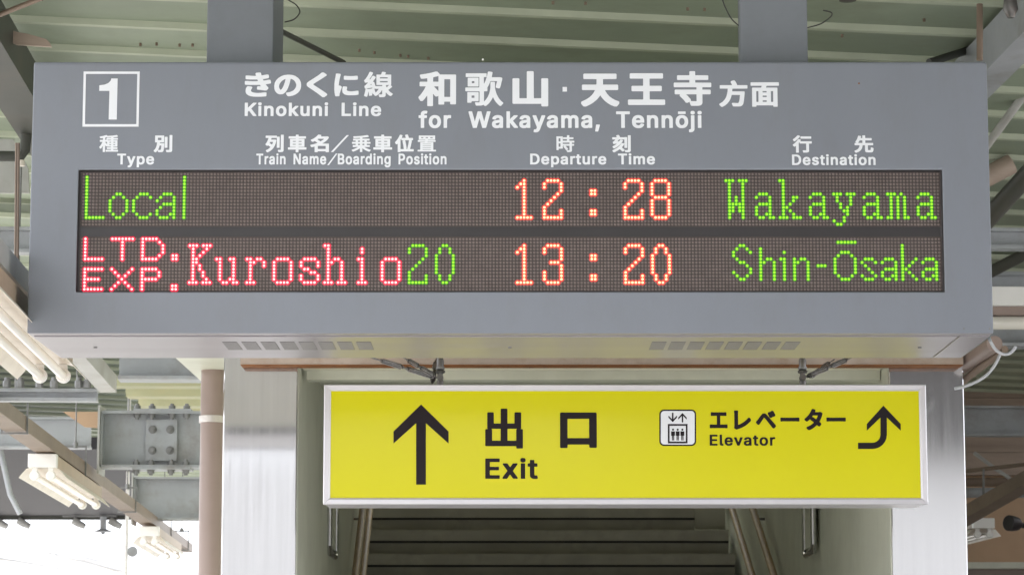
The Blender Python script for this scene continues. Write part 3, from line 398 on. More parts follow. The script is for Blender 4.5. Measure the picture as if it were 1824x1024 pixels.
'別': (1000, '62 -113 -65 61 -3 7 0 25 5 10 54 57 47 83 27 78 17 74 15 100 3 46 -7 6 -82 1 -11 6 -5 9 1 360 10 10 10 4 434 -2 9 -7 5 -10 -1 -357 -10 -11 -10 -3 -185 0 -7 -6 -3 -36 8 -6 194 0 10 -3 10 -10 2 -73 -13 -200 -12 -98 -13 -47 -11 -20 -17 -19 -33 -18 -40 -7 -145 0 -15 5 -11 9 -24 75 -5 2 -29 -39 -54 -53 -10 -4/665 -110 -19 17 -24 65 -1 33 5 10 16 9 133 -3 17 3 7 6 0 802 11 13 10 4 113 -1 11 -8 5 -10 0 -850 -4 -20 -10 -22 -15 -17 -20 -14 -22 -9 -68 -9/286 17 59 -1 8 4 5 10 13 63 8 69 5 90 -7 7 -77 0 -7 -7 -26 -115 -29 -80 -17 -32 6 -6/570 135 -11 7 -5 10 0 578 6 11 15 8 105 0 15 -8 6 -11 0 -578 -6 -11 -15 -7/205 565 172 0 4 5 -1 122 -5 4 -170 -1 -4 -5 0 -120'),
'列': (1000, '100 -115 -15 13 -20 32 -22 28 -2 32 3 7 13 11 38 16 40 23 45 31 69 62 26 35 -5 7 -25 22 -85 63 -28 -20 -47 0 -62 52 -9 11 1 32 51 73 52 103 24 62 30 98 -7 6 -123 0 -14 7 -7 11 0 93 3 7 8 8 10 4 543 0 10 -4 11 -12 0 -43 4 -6 15 5 105 0 10 -4 11 -15 0 -583 -3 -7 -8 -8 -10 -3 -105 0 -10 3 -11 13 -2 537 -4 2 -13 -5 -247 0 -7 -6 -21 -78 5 -9 203 3 42 -13 13 -11 3 -8 0 -34 -34 -160 -42 -118 -14 -30 -59 -102 -68 -83 -54 -49 -67 -52 -90 -49/705 -105 -16 15 -24 67 -1 30 3 8 8 8 10 3 115 -2 9 8 0 815 11 13 10 4 115 -1 11 -8 5 -10 0 -845 -6 -42 -8 -18 -14 -16 -38 -21 -60 -9/352 312 9 6 26 67 20 75 -5 4 -135 -1 -6 -5 -28 -68 27 -13'),
'車': (1000, '438 -113 -12 8 -5 10 0 122 -6 7 -380 0 -10 3 -10 10 -1 98 5 10 11 8 385 1 6 6 0 8 -6 6 -275 0 -15 7 -6 11 0 413 3 7 8 8 10 4 275 0 6 6 -1 5 -5 4 -355 1 -11 8 -5 10 1 97 10 10 10 4 350 0 6 6 1 67 10 13 10 4 108 0 10 -4 11 -13 0 -67 7 -6 362 -2 9 -7 5 -10 0 -92 -5 -10 -11 -8 -360 -1 -7 -6 7 -9 282 0 10 -4 8 -8 3 -7 0 -413 -3 -7 -8 -8 -10 -3 -282 0 -7 -6 0 -8 7 -6 392 -1 11 -8 5 -10 -1 -98 -10 -10 -10 -3 -387 0 -7 -7 0 -122 -5 -10 -16 -9/270 310 145 -1 6 6 0 30 -6 6 -143 0 -6 -6 0 -30/575 310 150 -1 6 6 0 30 -6 6 -147 0 -7 -6 0 -30/270 470 145 -1 6 6 0 30 -6 6 -143 0 -6 -6 0 -30/575 470 150 -1 6 6 0 30 -6 6 -147 0 -7 -6 0 -30'),
'名': (1000, '230 -110 -11 8 -5 9 -1 288 -8 4 -95 -25 -50 2 -13 12 -37 64 -1 33 9 11 10 7 100 25 85 27 119 49 10 6 1 5 -123 97 -72 -40 -53 1 -62 67 -2 30 3 7 11 11 65 34 75 48 67 54 64 66 53 70 18 11 43 0 80 -16 10 -6 6 -12 0 -29 -20 -33 4 -6 245 0 20 5 35 0 55 -31 13 -15 0 -36 -51 -85 -53 -67 -72 -71 -120 -96 6 -4 277 0 10 -4 8 -7 3 -8 0 -443 -3 -7 -8 -8 -10 -3 -115 1 -15 13 -1 32 -6 6 -358 0 -6 -6 -2 -32 -14 -13/368 73 360 -2 6 7 0 155 -6 6 -358 0 -6 -6 0 -155/486 495 7 -1 9 6 90 71 52 51 8 11 -2 4 -263 2 -10 -5 -28 -27 -3 -5 2 -5'),
'乗': (1000, '448 -101 -8 4 -6 9 0 183 -4 5 -60 -42 -78 -49 -92 -47 -90 -37 -30 -1 -10 4 -52 64 -1 25 8 9 140 53 95 50 67 43 -1 6 -6 1 -232 0 -10 4 -6 7 -1 82 7 10 10 4 122 0 6 6 0 61 -6 6 -163 0 -10 4 -5 7 -1 80 9 11 7 3 163 0 6 6 0 58 -6 6 -110 0 -12 6 -4 8 2 85 14 8 328 0 6 7 0 32 -6 6 -220 -12 -88 0 -13 11 -16 60 1 20 8 9 22 5 103 2 248 18 117 12 198 33 32 -1 15 -10 44 -53 2 -22 -6 -10 -10 -6 -95 -18 -205 -25 -6 -7 0 -44 6 -7 340 0 14 -8 2 -85 -4 -8 -12 -6 -117 0 -7 -6 0 -58 7 -6 164 0 8 -3 9 -11 -1 -80 -6 -7 -10 -4 -164 0 -7 -6 0 -61 7 -6 130 0 10 -4 6 -10 -1 -82 -5 -7 -10 -4 -246 0 -4 -1 -1 -6 48 -32 83 -46 115 -49 57 -18 13 -12 0 -20 -58 -72 -10 -4 -30 1 -95 39 -78 40 -92 59 -55 42 -6 -7 -1 -183 -6 -7 -10 -4/343 288 87 0 4 4 -2 63 -4 4 -86 -2 -3 -4 0 -61/563 288 92 0 4 4 -1 63 -6 4 -89 -1 -4 -5 0 -61/343 465 87 0 4 5 -2 60 -4 4 -85 -2 -4 -4 0 -58/563 465 92 0 4 5 -1 60 -6 4 -89 -2 -4 -4 0 -58'),
'位': (1000, '157 -108 -11 8 -5 10 0 450 -6 4 -23 -25 -10 -7 -40 -1 -10 4 -10 10 -42 73 -1 30 5 10 80 94 51 73 43 75 38 75 28 70 8 11 15 8 41 0 60 -17 23 -15 3 -7 -1 -30 -44 -103 6 -6 210 2 3 4 -3 16 -32 97 0 37 15 15 27 8 45 11 38 0 14 -7 8 -12 35 -99 12 -46 2 -20 4 -4 197 -2 16 -8 5 -10 -1 -101 -15 -12 -55 -1 -7 -4 15 -18 1 -34 -47 -243 -44 -185 7 -6 165 0 10 -4 11 -15 0 -95 -6 -11 -15 -8 -662 0 -10 4 -6 -5 -2 -25 -15 -13/293 62 5 -2 10 4 150 0 6 6 -23 178 -45 242 0 30 5 10 11 8 42 10 0 4 -101 2 -11 3 -11 15 0 66 -3 6 -14 -19 -23 -48/596 65 42 -1 7 6 29 122 35 178 28 178 -5 5 -194 1 -7 -4 10 -15 13 -60 30 -153 22 -142 8 -62 0 -28 -5 -10 -13 -10'),
'置': (1000, '45 -71 -8 4 -6 10 0 67 6 10 10 4 110 0 7 6 2 408 14 8 212 0 7 4 3 8 -7 6 -340 0 -8 4 -6 10 1 74 5 8 10 4 358 0 7 11 -7 6 -308 0 -10 4 -6 10 0 213 4 7 12 6 796 0 10 -4 6 -9 0 -213 -6 -10 -10 -4 -343 0 -6 -4 -3 -7 7 -6 375 -1 7 -3 6 -10 0 -72 -6 -10 -10 -4 -392 0 -7 -4 -3 -8 7 -6 280 0 12 -6 4 -8 0 -402 6 -6 115 0 10 -4 7 -10 0 -67 -4 -8 -13 -6/290 25 412 -1 7 6 0 10 -7 6 -410 0 -6 -6 0 -10/290 132 412 -1 7 6 0 8 -7 6 -410 0 -6 -6 0 -8/290 238 412 -2 7 7 0 5 -7 6 -410 0 -6 -6/290 340 412 -1 7 9 -7 6 -410 0 -6 -6/218 678 97 -2 6 7 0 37 -6 6 -95 0 -6 -6 0 -37/445 678 105 -2 6 7 0 37 -6 6 -102 0 -7 -6 0 -37/678 678 110 -2 6 7 0 37 -6 6 -108 0 -6 -6 0 -37'),
'時': (1000, '620 -101 -13 11 -25 67 -1 20 8 15 -31 2 -13 8 -48 78 -77 95 1 25 50 32 -1 6 -78 1 -6 -7 0 -142 -9 -11 -7 -3 -195 0 -6 -6 0 -63 -9 -11 -7 -2 -88 0 -14 8 -2 758 6 10 10 4 305 0 10 -4 6 -10 0 -228 6 -6 206 0 4 4 2 78 -6 6 -188 0 -10 4 -6 10 0 77 6 10 10 4 188 0 6 6 0 100 6 10 8 3 94 1 13 -7 4 -7 0 -100 6 -6 195 0 14 -9 2 -82 -8 -12 -8 -2 -195 0 -6 -6 0 -76 6 -6 237 0 10 -4 7 -10 0 -80 -7 -9 -10 -4 -105 0 -6 -7 0 -62 4 -5 97 -1 15 -9 2 -83 -7 -9 -10 -4 -95 0 -6 -7 0 -267 -6 -32 -11 -18 -12 -10 -37 -17 -47 -7/649 10 76 -1 7 3 4 5 0 235 -6 7 -195 -1 -4 -6 40 -42 39 -48 32 -47 16 -30 1 -23 -4 -7 -61 -40 8 -4/173 205 84 -1 7 6 0 177 -7 7 -82 0 -6 -7 0 -177/390 365 340 -1 6 6 0 62 -6 7 -338 0 -6 -7 0 -62/173 505 84 -1 7 6 0 168 -7 6 -82 0 -6 -6 0 -168'),
'刻': (1000, '83 -108 -12 8 -48 65 -2 30 9 14 98 50 74 46 98 74 72 69 32 37 29 35 50 77 15 16 9 3 45 -1 60 -24 16 -14 4 2 2 236 -6 7 -13 -6 -245 0 -7 -4 -77 -100 4 -5 48 -1 32 5 50 79 12 13 10 3 46 -1 64 -22 12 -16 -3 -35 -49 -82 -35 -48 -46 -54 -58 -62 -73 -63 -80 -58 -82 -48 -45 -1 -17 9 -46 60 0 38 12 12 103 58 43 30 57 50 -5 3 -48 -2 -70 -13 -39 1 -14 11 -24 67 0 38 12 12 21 10 28 25 69 85 -8 6 -130 0 -14 8 -7 11 0 90 5 10 16 9 211 0 3 8 -29 53 1 37 9 11 10 4 63 17 43 -1 13 -11 27 -40 35 -72 7 -6 185 0 15 -6 15 12 10 4 103 0 14 -8 7 -11 0 -580 -5 -10 -16 -9 -103 0 -10 4 -8 7 -3 8 0 177 -2 7 -4 0 -38 -62 -83 -107 119 -115 20 -25 0 -30 -3 -8 -55 -51 -16 -7 -34 0 -10 3 -123 127 -8 2 -109 -83 -118 -71 -40 -20/692 -108 -14 13 -23 67 -1 33 5 10 16 9 115 -3 15 3 6 6 1 810 10 13 10 3 113 -1 11 -8 5 -10 0 -855 -4 -22 -5 -15 -14 -19 -20 -14 -28 -11 -45 -7 -47 -3'),
'行': (1000, '170 -113 -11 8 -5 10 -1 357 -5 5 -48 -37 -48 1 -18 17 -45 52 -3 8 0 24 14 19 105 88 46 49 51 60 63 90 12 12 11 4 47 -2 62 -23 12 -9 5 -10 0 -25 -26 -45 4 -6 578 0 10 -4 8 -8 3 -7 0 -95 -6 -11 -15 -8 -123 0 -6 -6 0 -398 -9 -49 -30 -33 -24 -13 -46 -8 -180 -3 -16 9 -29 77 -1 30 6 12 16 7 154 -2 7 6 0 365 -7 6 -314 1 -10 7 -6 9 -1 57 -1 4 -5 1 -44 -58 0 -519 -11 -13 -10 -4/55 532 -11 8 -46 62 -1 33 11 14 47 35 83 70 102 113 52 1 61 -25 16 -11 5 -10 0 -27 -5 -10 -53 -63 -94 -93 -117 -96/412 677 -11 8 -5 10 0 95 5 10 11 8 530 1 10 -4 11 -13 1 -97 -5 -10 -11 -8'),
'先': (1000, '73 -115 -14 10 -46 63 0 37 19 16 80 32 72 52 34 40 33 65 23 85 2 15 -6 6 -228 0 -14 8 -7 11 0 95 3 8 8 7 10 4 71 1 1 5 -34 17 -13 11 -3 7 0 30 34 50 45 85 34 85 29 97 7 12 14 7 38 0 70 -14 15 -8 8 -12 1 -27 -19 -65 5 -6 73 0 6 6 0 130 11 15 10 4 107 0 16 -8 6 -11 0 -130 6 -6 303 0 16 -9 5 -10 0 -95 -5 -10 -11 -8 -310 -2 -4 -5 0 -130 6 -6 375 0 10 -4 8 -7 3 -8 0 -95 -5 -10 -9 -7 -254 -2 -7 -6 0 -240 3 -15 6 -7 105 -2 15 6 7 15 4 26 6 87 5 9 10 6 46 0 30 -16 40 -15 10 -9 3 -8 0 -24 -5 -66 -9 -52 -17 -42 -25 -27 -30 -16 -43 -6 -182 0 -58 7 -34 17 -15 15 -11 17 -8 30 -3 310 -6 6 -105 0 -6 -6 -12 -77 -26 -91 -36 -70 -46 -57 -29 -27 -72 -51 -95 -42/208 440 212 0 4 5 -2 132 -4 4 -128 -1 -58 -100 -26 -35'),
'出': (1000, '792 -108 -10 7 -5 8 -1 36 -6 6 -682 0 -10 3 -9 8 -3 8 0 382 5 10 12 8 37 1 7 4 -13 12 -3 7 0 368 11 15 10 4 110 0 10 -4 10 -10 2 -253 6 -6 142 0 7 6 0 338 5 10 8 7 123 2 10 -4 10 -10 1 -343 6 -6 148 0 5 4 1 250 6 11 16 8 112 0 10 -4 8 -7 3 -8 0 -368 -3 -7 -12 -12 4 -4 38 -2 8 -7 5 -10 0 -440 -6 -11 -15 -8/228 85 184 -1 6 4 1 280 -4 5 -206 0 -1 -5 11 -8 5 -10 0 -260/580 85 190 -1 5 4 1 262 5 10 11 8 -1 5 -209 1 -4 -4 -2 -280'),
'口': (1000, '100 -96 -15 11 -6 10 0 827 3 8 20 14 796 0 17 -12 6 -10 0 -822 -3 -8 -20 -13 -130 0 -21 18 -1 55 -6 7 -483 0 -6 -7 0 -60 -19 -17/255 147 487 1 4 4 -1 463 -5 4 -485 -2 -4 -5 0 -460'),
'エ': (1000, '57 -1 -15 11 -6 10 0 127 4 8 15 12 70 2 42 -5 233 0 6 6 0 368 -6 6 -285 -4 -15 12 -4 8 0 128 6 10 18 11 50 0 68 -8 530 0 69 8 51 0 20 -14 3 -7 0 -128 -3 -8 -15 -12 -56 -1 -45 5 -200 0 -4 -4 -2 -370 6 -6 238 0 40 5 72 -2 16 -12 3 -8 0 -127 -6 -10 -17 -11 -58 0 -55 5 -640 0 -65 -5'),
'レ': (1000, '250 -58 -70 57 -6 11 0 45 10 40 0 545 -10 80 0 42 6 10 18 12 147 0 18 -12 6 -10 0 -44 -8 -60 0 -501 4 -5 15 3 103 43 107 60 78 52 52 44 41 38 51 57 20 14 56 1 22 -16 43 -68 1 -45 -5 -10 -74 -79 -100 -83 -95 -64 -102 -55 -110 -46 -130 -43 -28 -13'),
'ベ': (1000, '840 -11 -24 18 -257 301 -147 152 -7 -2 -34 -43 -196 -253 -18 -14 -55 -2 -22 15 -72 74 -1 50 82 83 177 212 39 39 33 24 22 9 82 2 18 -4 30 -15 45 -36 116 -116 334 -358 0 -50 -67 -71 -23 -15/698 454 -21 16 -44 82 -44 70 -3 8 2 48 22 18 45 19 55 1 10 14 15 13 53 25 59 -1 18 -14 17 -23 80 -130 0 -52 -22 -19 -50 -24 -53 -1 -27 -27 -48 -22'),
'ー': (1000, '75 294 -15 11 -6 10 0 135 6 10 18 11 75 0 72 -5 567 0 58 5 70 0 18 -11 6 -10 0 -135 -6 -10 -18 -11 -68 0 -52 5 -598 0 -62 -5'),
'タ': (1000, '227 -83 -85 70 -3 8 0 42 3 8 18 14 100 38 95 50 73 48 52 44 10 13 -50 38 -100 65 -21 18 -7 14 -4 2 -118 -93 -60 -2 -83 64 -3 7 0 40 6 11 78 57 39 33 77 76 53 68 35 52 39 68 26 66 23 15 55 0 87 -28 19 -18 0 -43 -25 -47 4 -6 158 0 57 10 57 0 33 -17 48 -32 6 -10 -1 -48 -20 -45 -26 -74 -36 -85 -25 -48 -45 -72 4 -10 72 -57 9 -13 -2 -51 -50 -59 -24 -19 -57 0 -68 55 -8 3 -124 -101 -86 -54 -59 -31 -81 -34/602 397 6 -1 5 4 30 50 42 88 5 14 -5 7 -223 -1 -7 -5 -40 -51 5 -6 30 -3')}

_gcache = {}
def glyph(ch):
    if ch in _gcache:
        return _gcache[ch]
    adv, s = GLYPHS[ch]
    Vv, Ee = [], []
    for c in s.split('/'):
        d = list(map(int, c.split()))
        x = y = 0
        b = len(Vv)
        n = len(d) // 2
        for i in range(n):
            x += d[2 * i]
            y += d[2 * i + 1]
            Vv.append(Vector((x / 1000, y / 1000)))
        Ee += [(b + i, b + (i + 1) % n) for i in range(n)]
    v, _, f, _, _, _ = delaunay_2d_cdt(Vv, Ee, [], 0, 1e-6)
    def inside(c):
        r = False
        for a, b in Ee:
            p, q = Vv[a], Vv[b]
            if (p.y > c.y) != (q.y > c.y) and c.x < (q.x - p.x) * (c.y - p.y) / (q.y - p.y) + p.x:
                r = not r
        return r
    fs = [t for t in f if inside((v[t[0]] + v[t[1]] + v[t[2]]) / 3)]
    used = [v[i] for t in fs for i in t]
    _gcache[ch] = (adv / 1000, v, fs, min(p.x for p in used), max(p.x for p in used))
    return _gcache[ch]

def put_glyph(mb, ch, fx, fz, y):
    _, v, fs, _, _ = glyph(ch)
    mb.add([(fx(p.x), y, fz(p.y)) for p in v], fs)

def latin(s, x0, x1, ybase, ycap, Y, y, space=0.40, mb=None):
    """one line of Latin letters fitted to its measured box on the plane at depth Y"""
    mb = mb or MB()
    ym = (ybase + ycap) / 2
    X0, X1 = at(x0, ym, Y).x, at(x1, ym, Y).x
    zb, zc = at(x0, ybase, Y).z, at(x0, ycap, Y).z
    pen, items = 0.0, []
    for ch in s:
        if ch == ' ':
            pen += space
            continue
        items.append((ch, pen))
        pen += glyph(ch)[0] + 0.075
    lo = items[0][1] + glyph(items[0][0])[3]
    hi = items[-1][1] + glyph(items[-1][0])[4]
    k = (X1 - X0) / (hi - lo)
    kz = (zc - zb) / 0.787
    for ch, p in items:
        put_glyph(mb, ch, lambda u, p=p: X0 + (p + u - lo) * k, lambda w: zb + (w + 0.03) * kz, y)
    return mb

def kanji(items, ytop, ybot, Y, y, mb=None):
    """characters with measured left and right edges; the em box is fitted to the line's height"""
    mb = mb or MB()
    ym = (ytop + ybot) / 2
    zt, zb = at(900, ytop, Y).z, at(900, ybot, Y).z
    kz = (zt - zb) / 0.965
    for ch, x0, x1 in items:
        _, _, _, gl, gr = glyph(ch)
        X0, X1 = at(x0, ym, Y).x, at(x1, ym, Y).x
        k = (X1 - X0) / (gr - gl)
        put_glyph(mb, ch, lambda u: X0 + (u - gl) * k, lambda w: zb + (w + 0.105) * kz, y)
    return mb

def shape(mb, pts, Y, y, dz=0.0):
    """a flat polygon measured in pixels on the plane at depth Y"""
    return mb.poly_y([(at(px, py, Y).x, at(px, py, Y).z) for px, py in pts], y)

# ------------------------------------------------------------------ the hanging departure sign
YS = 8.66                       # its front face
YB = 9.31                       # its back
XL, XR = at(48, 590, YS).x, at(1770, 597, YS).x
ZT, ZB = at(909, 110.5, YS).z, at(909, 594, YS).z
def atz(px, py, z):
    a, b = (px - 912) / F, (512 - py) / F
    d = Vector((a, CP - b * SP, SP + b * CP))
    return Vector((0, 0, 1.6)) + d * ((z - 1.6) / d.z)

sign = thing('departure_sign', 'wide grey hanging departure board with red, orange and green LED text and number 1', 'departure board', ((XL + XR) / 2, (YS + YB) / 2, ZB))
dxl, dxr = at(138, 411, YS).x, at(1680, 411, YS).x
dzt, dzb = at(909, 304, YS).z, at(909, 519.5, YS).z
REC = 0.016
m = MB()
o_ = [(XL, ZB), (XR, ZB), (XR, ZT), (XL, ZT)]
i_ = [(dxl, dzb), (dxr, dzb), (dxr, dzt), (dxl, dzt)]
vs = [(x, YS, z) for x, z in o_] + [(x, YS, z) for x, z in i_] + [(x, YS + REC, z) for x, z in i_] + [(x, YB, z) for x, z in o_]
fs = [(k, (k + 1) % 4, 4 + (k + 1) % 4, 4 + k) for k in range(4)]
fs += [(4 + k, 4 + (k + 1) % 4, 8 + (k + 1) % 4, 8 + k) for k in range(4)]
fs += [(8, 9, 10, 11)]
fs += [((k + 1) % 4, k, 12 + k, 12 + (k + 1) % 4) for k in range(4)] + [(15, 14, 13, 12)]
m.add(vs, fs)
m.mi[9] = 1                     # underside
for k in (4, 5, 6, 7, 8):
    m.mi[k] = 2
m.build('housing', ['sign_grey', 'sign_under', 'bezel'], sign, bevel=0.006)
m = MB()
m.box(XL + 0.012, XR - 0.105, YS + 0.055, YB - 0.035, ZB - 0.004, ZB + 0.0005)
m.build('bottom_panel', 'sign_under', sign, bevel=0.0015)
m = MB()
m.box(XR - 0.098, XR - 0.004, YS + 0.055, YB - 0.035, ZB - 0.0035, ZB + 0.0005)
m.build('bottom_end_cover', 'sign_under', sign, bevel=0.0015)
for x in (170, 908, 1638):
    p = atz(x, 616, ZB)
    MB().tube([(p.x, p.y, ZB - 0.0075), (p.x, p.y, ZB - 0.003)], 0.006, 10).build('panel_screw', 'bolt', sign)
for g0 in (398, 1155):
    for k in range(8):
        pts = [(g0 + 33.7 * k, 609), (g0 + 33.7 * k + 27.5, 609), (g0 + 33.7 * k + 31, 623), (g0 + 33.7 * k + 7, 623)]
        q = [atz(a, b, ZB - 0.0045) for a, b in pts]
        x0, x1 = (q[0].x + q[3].x) / 2, (q[1].x + q[2].x) / 2
        y0, y1 = min(p.y for p in q), max(p.y for p in q)
        v_ = MB()
        n = 9
        for j in range(n):      # louvre slats of the vent
            ya = y0 + (y1 - y0) * j / n
            v_.obox(((x0 + x1) / 2, ya + (y1 - y0) / n / 2, ZB - 0.0049), ((x1 - x0) / 2, 0, 0), (0, (y1 - y0) / n * 0.40, 0.0002), (0, -0.0001, 0.0003))
        v_.slot(1).box(x0, x1, y0, y1, ZB - 0.0048, ZB - 0.0038)
        v_.build('vent', ['vent', 'bezel'], sign)

m = MB()
m.box(XL + 0.02, XR - 0.02, YB + 0.001, YB + 0.006, ZB + 0.03, ZT - 0.02)
m.build('back_reflector_panel', 'cap', sign)  # unseen white panel added to brighten the left column's reflection

for px, py, r_ in ((1530, 149, 0.0028), (1717, 585, 0.0026), (1763, 585, 0.003), (860, 106.5, 0.003)):
    p = at(px, py, YS)
    MB().tube([(p.x, YS + 0.004, p.z), (p.x, YS - 0.001, p.z), (p.x, YS - 0.002, p.z)], [r_, r_, r_ * 0.6], 10).build('rivet', 'rust_line' if px == 1530 else 'cap' if px == 860 else 'bolt', sign)

# LED matrices: 255 columns by 16 rows each, transcribed dot by dot
YD = YS + 0.0125
NC = 255
def ledx(row, c):
    return at(154.3 + (c - 1) * 5.995, 352, YD).x if row == 0 else at(151.4 + (c - 1) * 6.018, 470, YD).x
def ledz(row, r):
    return at(909, (310.1 if row == 0 else 425.7) + 5.97 * r, YD).z
PITCH_X = ledx(0, 101) / 100 - ledx(0, 1) / 100
def cells(spec, off=0):
    out = []
    def rng(t):
        r = []
        for q in t.split(','):
            if '-' in q:
                a, b = q.split('-')
                r += list(range(int(a), int(b) + 1))
            else:
                r.append(int(q))
        return r
    for tok in spec.split():
        rr, cc = tok.split('@')
        out += [(c + off, r) for r in rng(rr) for c in rng(cc)]
    return sorted(set(out))
TWO = '2@1-4 3@0,5 4@0,5 5@5 6@4 7@3 8@2 9@1 10@0 11-12@0,5 13@0-5'
ZERO = '2@2,3 3-4@1,4 5-10@0,5 11-12@1,4 13@2,3'
EIGHT = '2@1-4 3-6@0,5 7@1-4 8-12@0,5 13@1-4'
THREE = '2@1-4 3-4@0,5 5-6@5 7@2-4 8-9@5 10-12@0,5 13@1-4'
ONE = '2@2 3@1,2 4@0,2 5-12@2 13@0-4'
COLON = '5-6@0,1 11-12@0,1'
AS = '6@1-3 7@0,4 8@4 9@1-4 10-11@0,4 12@0,3,4 13@1,2,4,5'
AB = '6@1-3 7@0,4 8@4 9@1-4 10@0,4 11@0,3,4 12@1,2,4'
LED_TEXT = [
    (0, 'green', 'Local', cells('1-12@1 13@1-6') + cells('6@10,11 7@9,12 8-11@8,13 12@9,12 13@10,11') +
     cells('6@17-19 7@16,20 8-11@15 12@16,20 13@17-19') + cells('6@24-26 7@23,27 8@22,27 9@24-27 10@23,27 11@22,27 12@22,26,27 13@23-25,27') + cells('1-13@30')),
    (0, 'amber', '12:28', cells(ONE, 129) + cells(TWO, 137) + cells(COLON, 151) + cells(TWO, 161) + cells(EIGHT, 169)),
    (0, 'green', 'Wakayama', cells('2@0-2,4-6 3-6@1,5 7-8@1,3,5 9@1-5 10-11@1,2,4,5 12-13@1,5', 191) + cells(AS, 200) +
     cells('2@0,1 3-12@1 7@4,5 8@4 9@3 10@2 11@3 12@4 13@0-2,4-6', 207) + cells(AS, 216) +
     cells('6@0-2,4-6 7-8@1,5 9@2,5 10@2,4 11@3,4 12@4 13@3 14@0,3 15@1,2', 223) + cells(AS, 232) +
     cells('6@0-2,4 7-12@1,3,5 13@0,1,3,5,6', 239) + cells(AS, 248)),
    (1, 'red', 'LTD.', cells('0-5@1 6@1-6 0@9-15 1-6@12 0@18-22 1@18,23 2-4@18,24 5@18,23 6@18-22 5-6@27,28')),
    (1, 'red', 'EXP.', cells('9@1-6 10-11@1 12@1-5 13-14@1 15@1-6 9@9,15 10@10,14 11@11,13 12@12 13@11,13 14@10,14 15@9,15 9@18-22 10-11@18,23 12@18-22 13-15@18 14-15@27,28')),
    (1, 'red', 'Kuroshio', cells('2@32-34,36-38 3@33,37 4@33,36 5@33,35 6-7@33,34 8-9@33,35 10-11@33,36 12@33,37 13@32-34,36-38') +
     cells('6@40,41,44,45 7-11@41,45 12@41,44,45 13@42,43,45,46') + cells('6@49,50,52,53 7@50,51,54 8@50,54 9-12@50 13@49-51') +
     cells('6@58-61 7-12@57,62 13@58-61') + cells('6@66-69 7-8@65,70 8@65 9@66,67 10@68,69 11-12@65,70 13@66-69') +
     cells('2@72,73 3-12@73 6@75,76 7@74,77 8-12@77 13@72-74,76-78') + cells('3-4@83 6@82,83 7-12@83 13@82-84') + cells('6@90-93 7-12@89,94 13@90-93')),
    (1, 'green', '20', cells(TWO, 97) + cells(ZERO, 105)),
    (1, 'amber', '13:20', cells(ONE, 129) + cells(THREE, 137) + cells(COLON, 151) + cells(TWO, 161) + cells(ZERO, 169)),
    (1, 'green', 'Shin-Osaka', cells('2@195,196 3@194,197 4@193,198 5@193 6@194 7@195,196 8@197 9@198 10@193,198 11@194,197 12@195,196') +
     cells('3-12@201 6@203,204 7@202,205 8-12@205') + cells('4@208 6@207 6-12@208') + cells('6@211,213,214 7@211,212,215 8-12@211,215') +
     cells('8@218-220') + cells('1@224-229 4@225-227 5@224,228 6-10@223,229 11@224,228 12@225-227') +
     cells('6@232-234 7@231,235 8@232 9@233 10@234 11@231,235 12@232-234') + cells(AB, 237) +
     cells('2-12@243 6@247 7@246 8@245 9@244 10@245 11@246 12@247') + cells(AB, 249)),
]
random.seed(3)
displays = []
for row in (0, 1):
    m = MB()
    zt, zb = ledz(row, -0.75), ledz(row, 15.75)
    m.box(ledx(row, -0.8), ledx(row, 254.8), YD + 0.0022, YS + REC - 0.0005, zb, zt)
    m.slot(1)
    for c in range(NC):
        for r in range(16):
            x, z = ledx(row, c), ledz(row, r)
            q = 0.40 * PITCH_X * random.uniform(0.93, 1.05)
            ring = [(x + q * math.cos(t * math.pi / 3 + 0.5), YD + 0.0018, z + q * math.sin(t * math.pi / 3 + 0.5)) for t in range(6)]
            m.add([(x, YD + 0.0004, z)] + ring, [(0, 1 + (t + 1) % 6, 1 + t) for t in range(6)])
    d = m.build('led_display', ['led_back', 'led_dot'], sign)
    displays.append(d)
for row, colr, word, cl in LED_TEXT:
    m = MB()
    ra, rb = (0.36, 0.84) if colr != 'green' else (0.36, 0.62)  # outer ring reaches past the lens to imitate the glow around each dot
    for c, r in sorted(set(cl)):
        x, z = ledx(row, c), ledz(row, r)
        n = 10
        a = [(x + ra * PITCH_X * math.cos(2 * math.pi * t / n), YD - 0.0016, z + ra * PITCH_X * math.sin(2 * math.pi * t / n)) for t in range(n)]
        b = [(x + rb * PITCH_X * math.cos(2 * math.pi * t / n), YD + 0.0012, z + rb * PITCH_X * math.sin(2 * math.pi * t / n)) for t in range(n)]
        m.slot(0).add([(x, YD - 0.0019, z)] + a, [(0, 1 + (t + 1) % n, 1 + t) for t in range(n)])
        m.slot(1).add(a + b, [(t, (t + 1) % n, n + (t + 1) % n, n + t) for t in range(n)])
    tag(m.build('led_text', ['led_%s' % colr, 'led_%s2' % colr], displays[row]),
        '%s LED text reading %s' % ({'amber': 'orange'}.get(colr, colr), word.replace('Osaka', 'Ōsaka')))

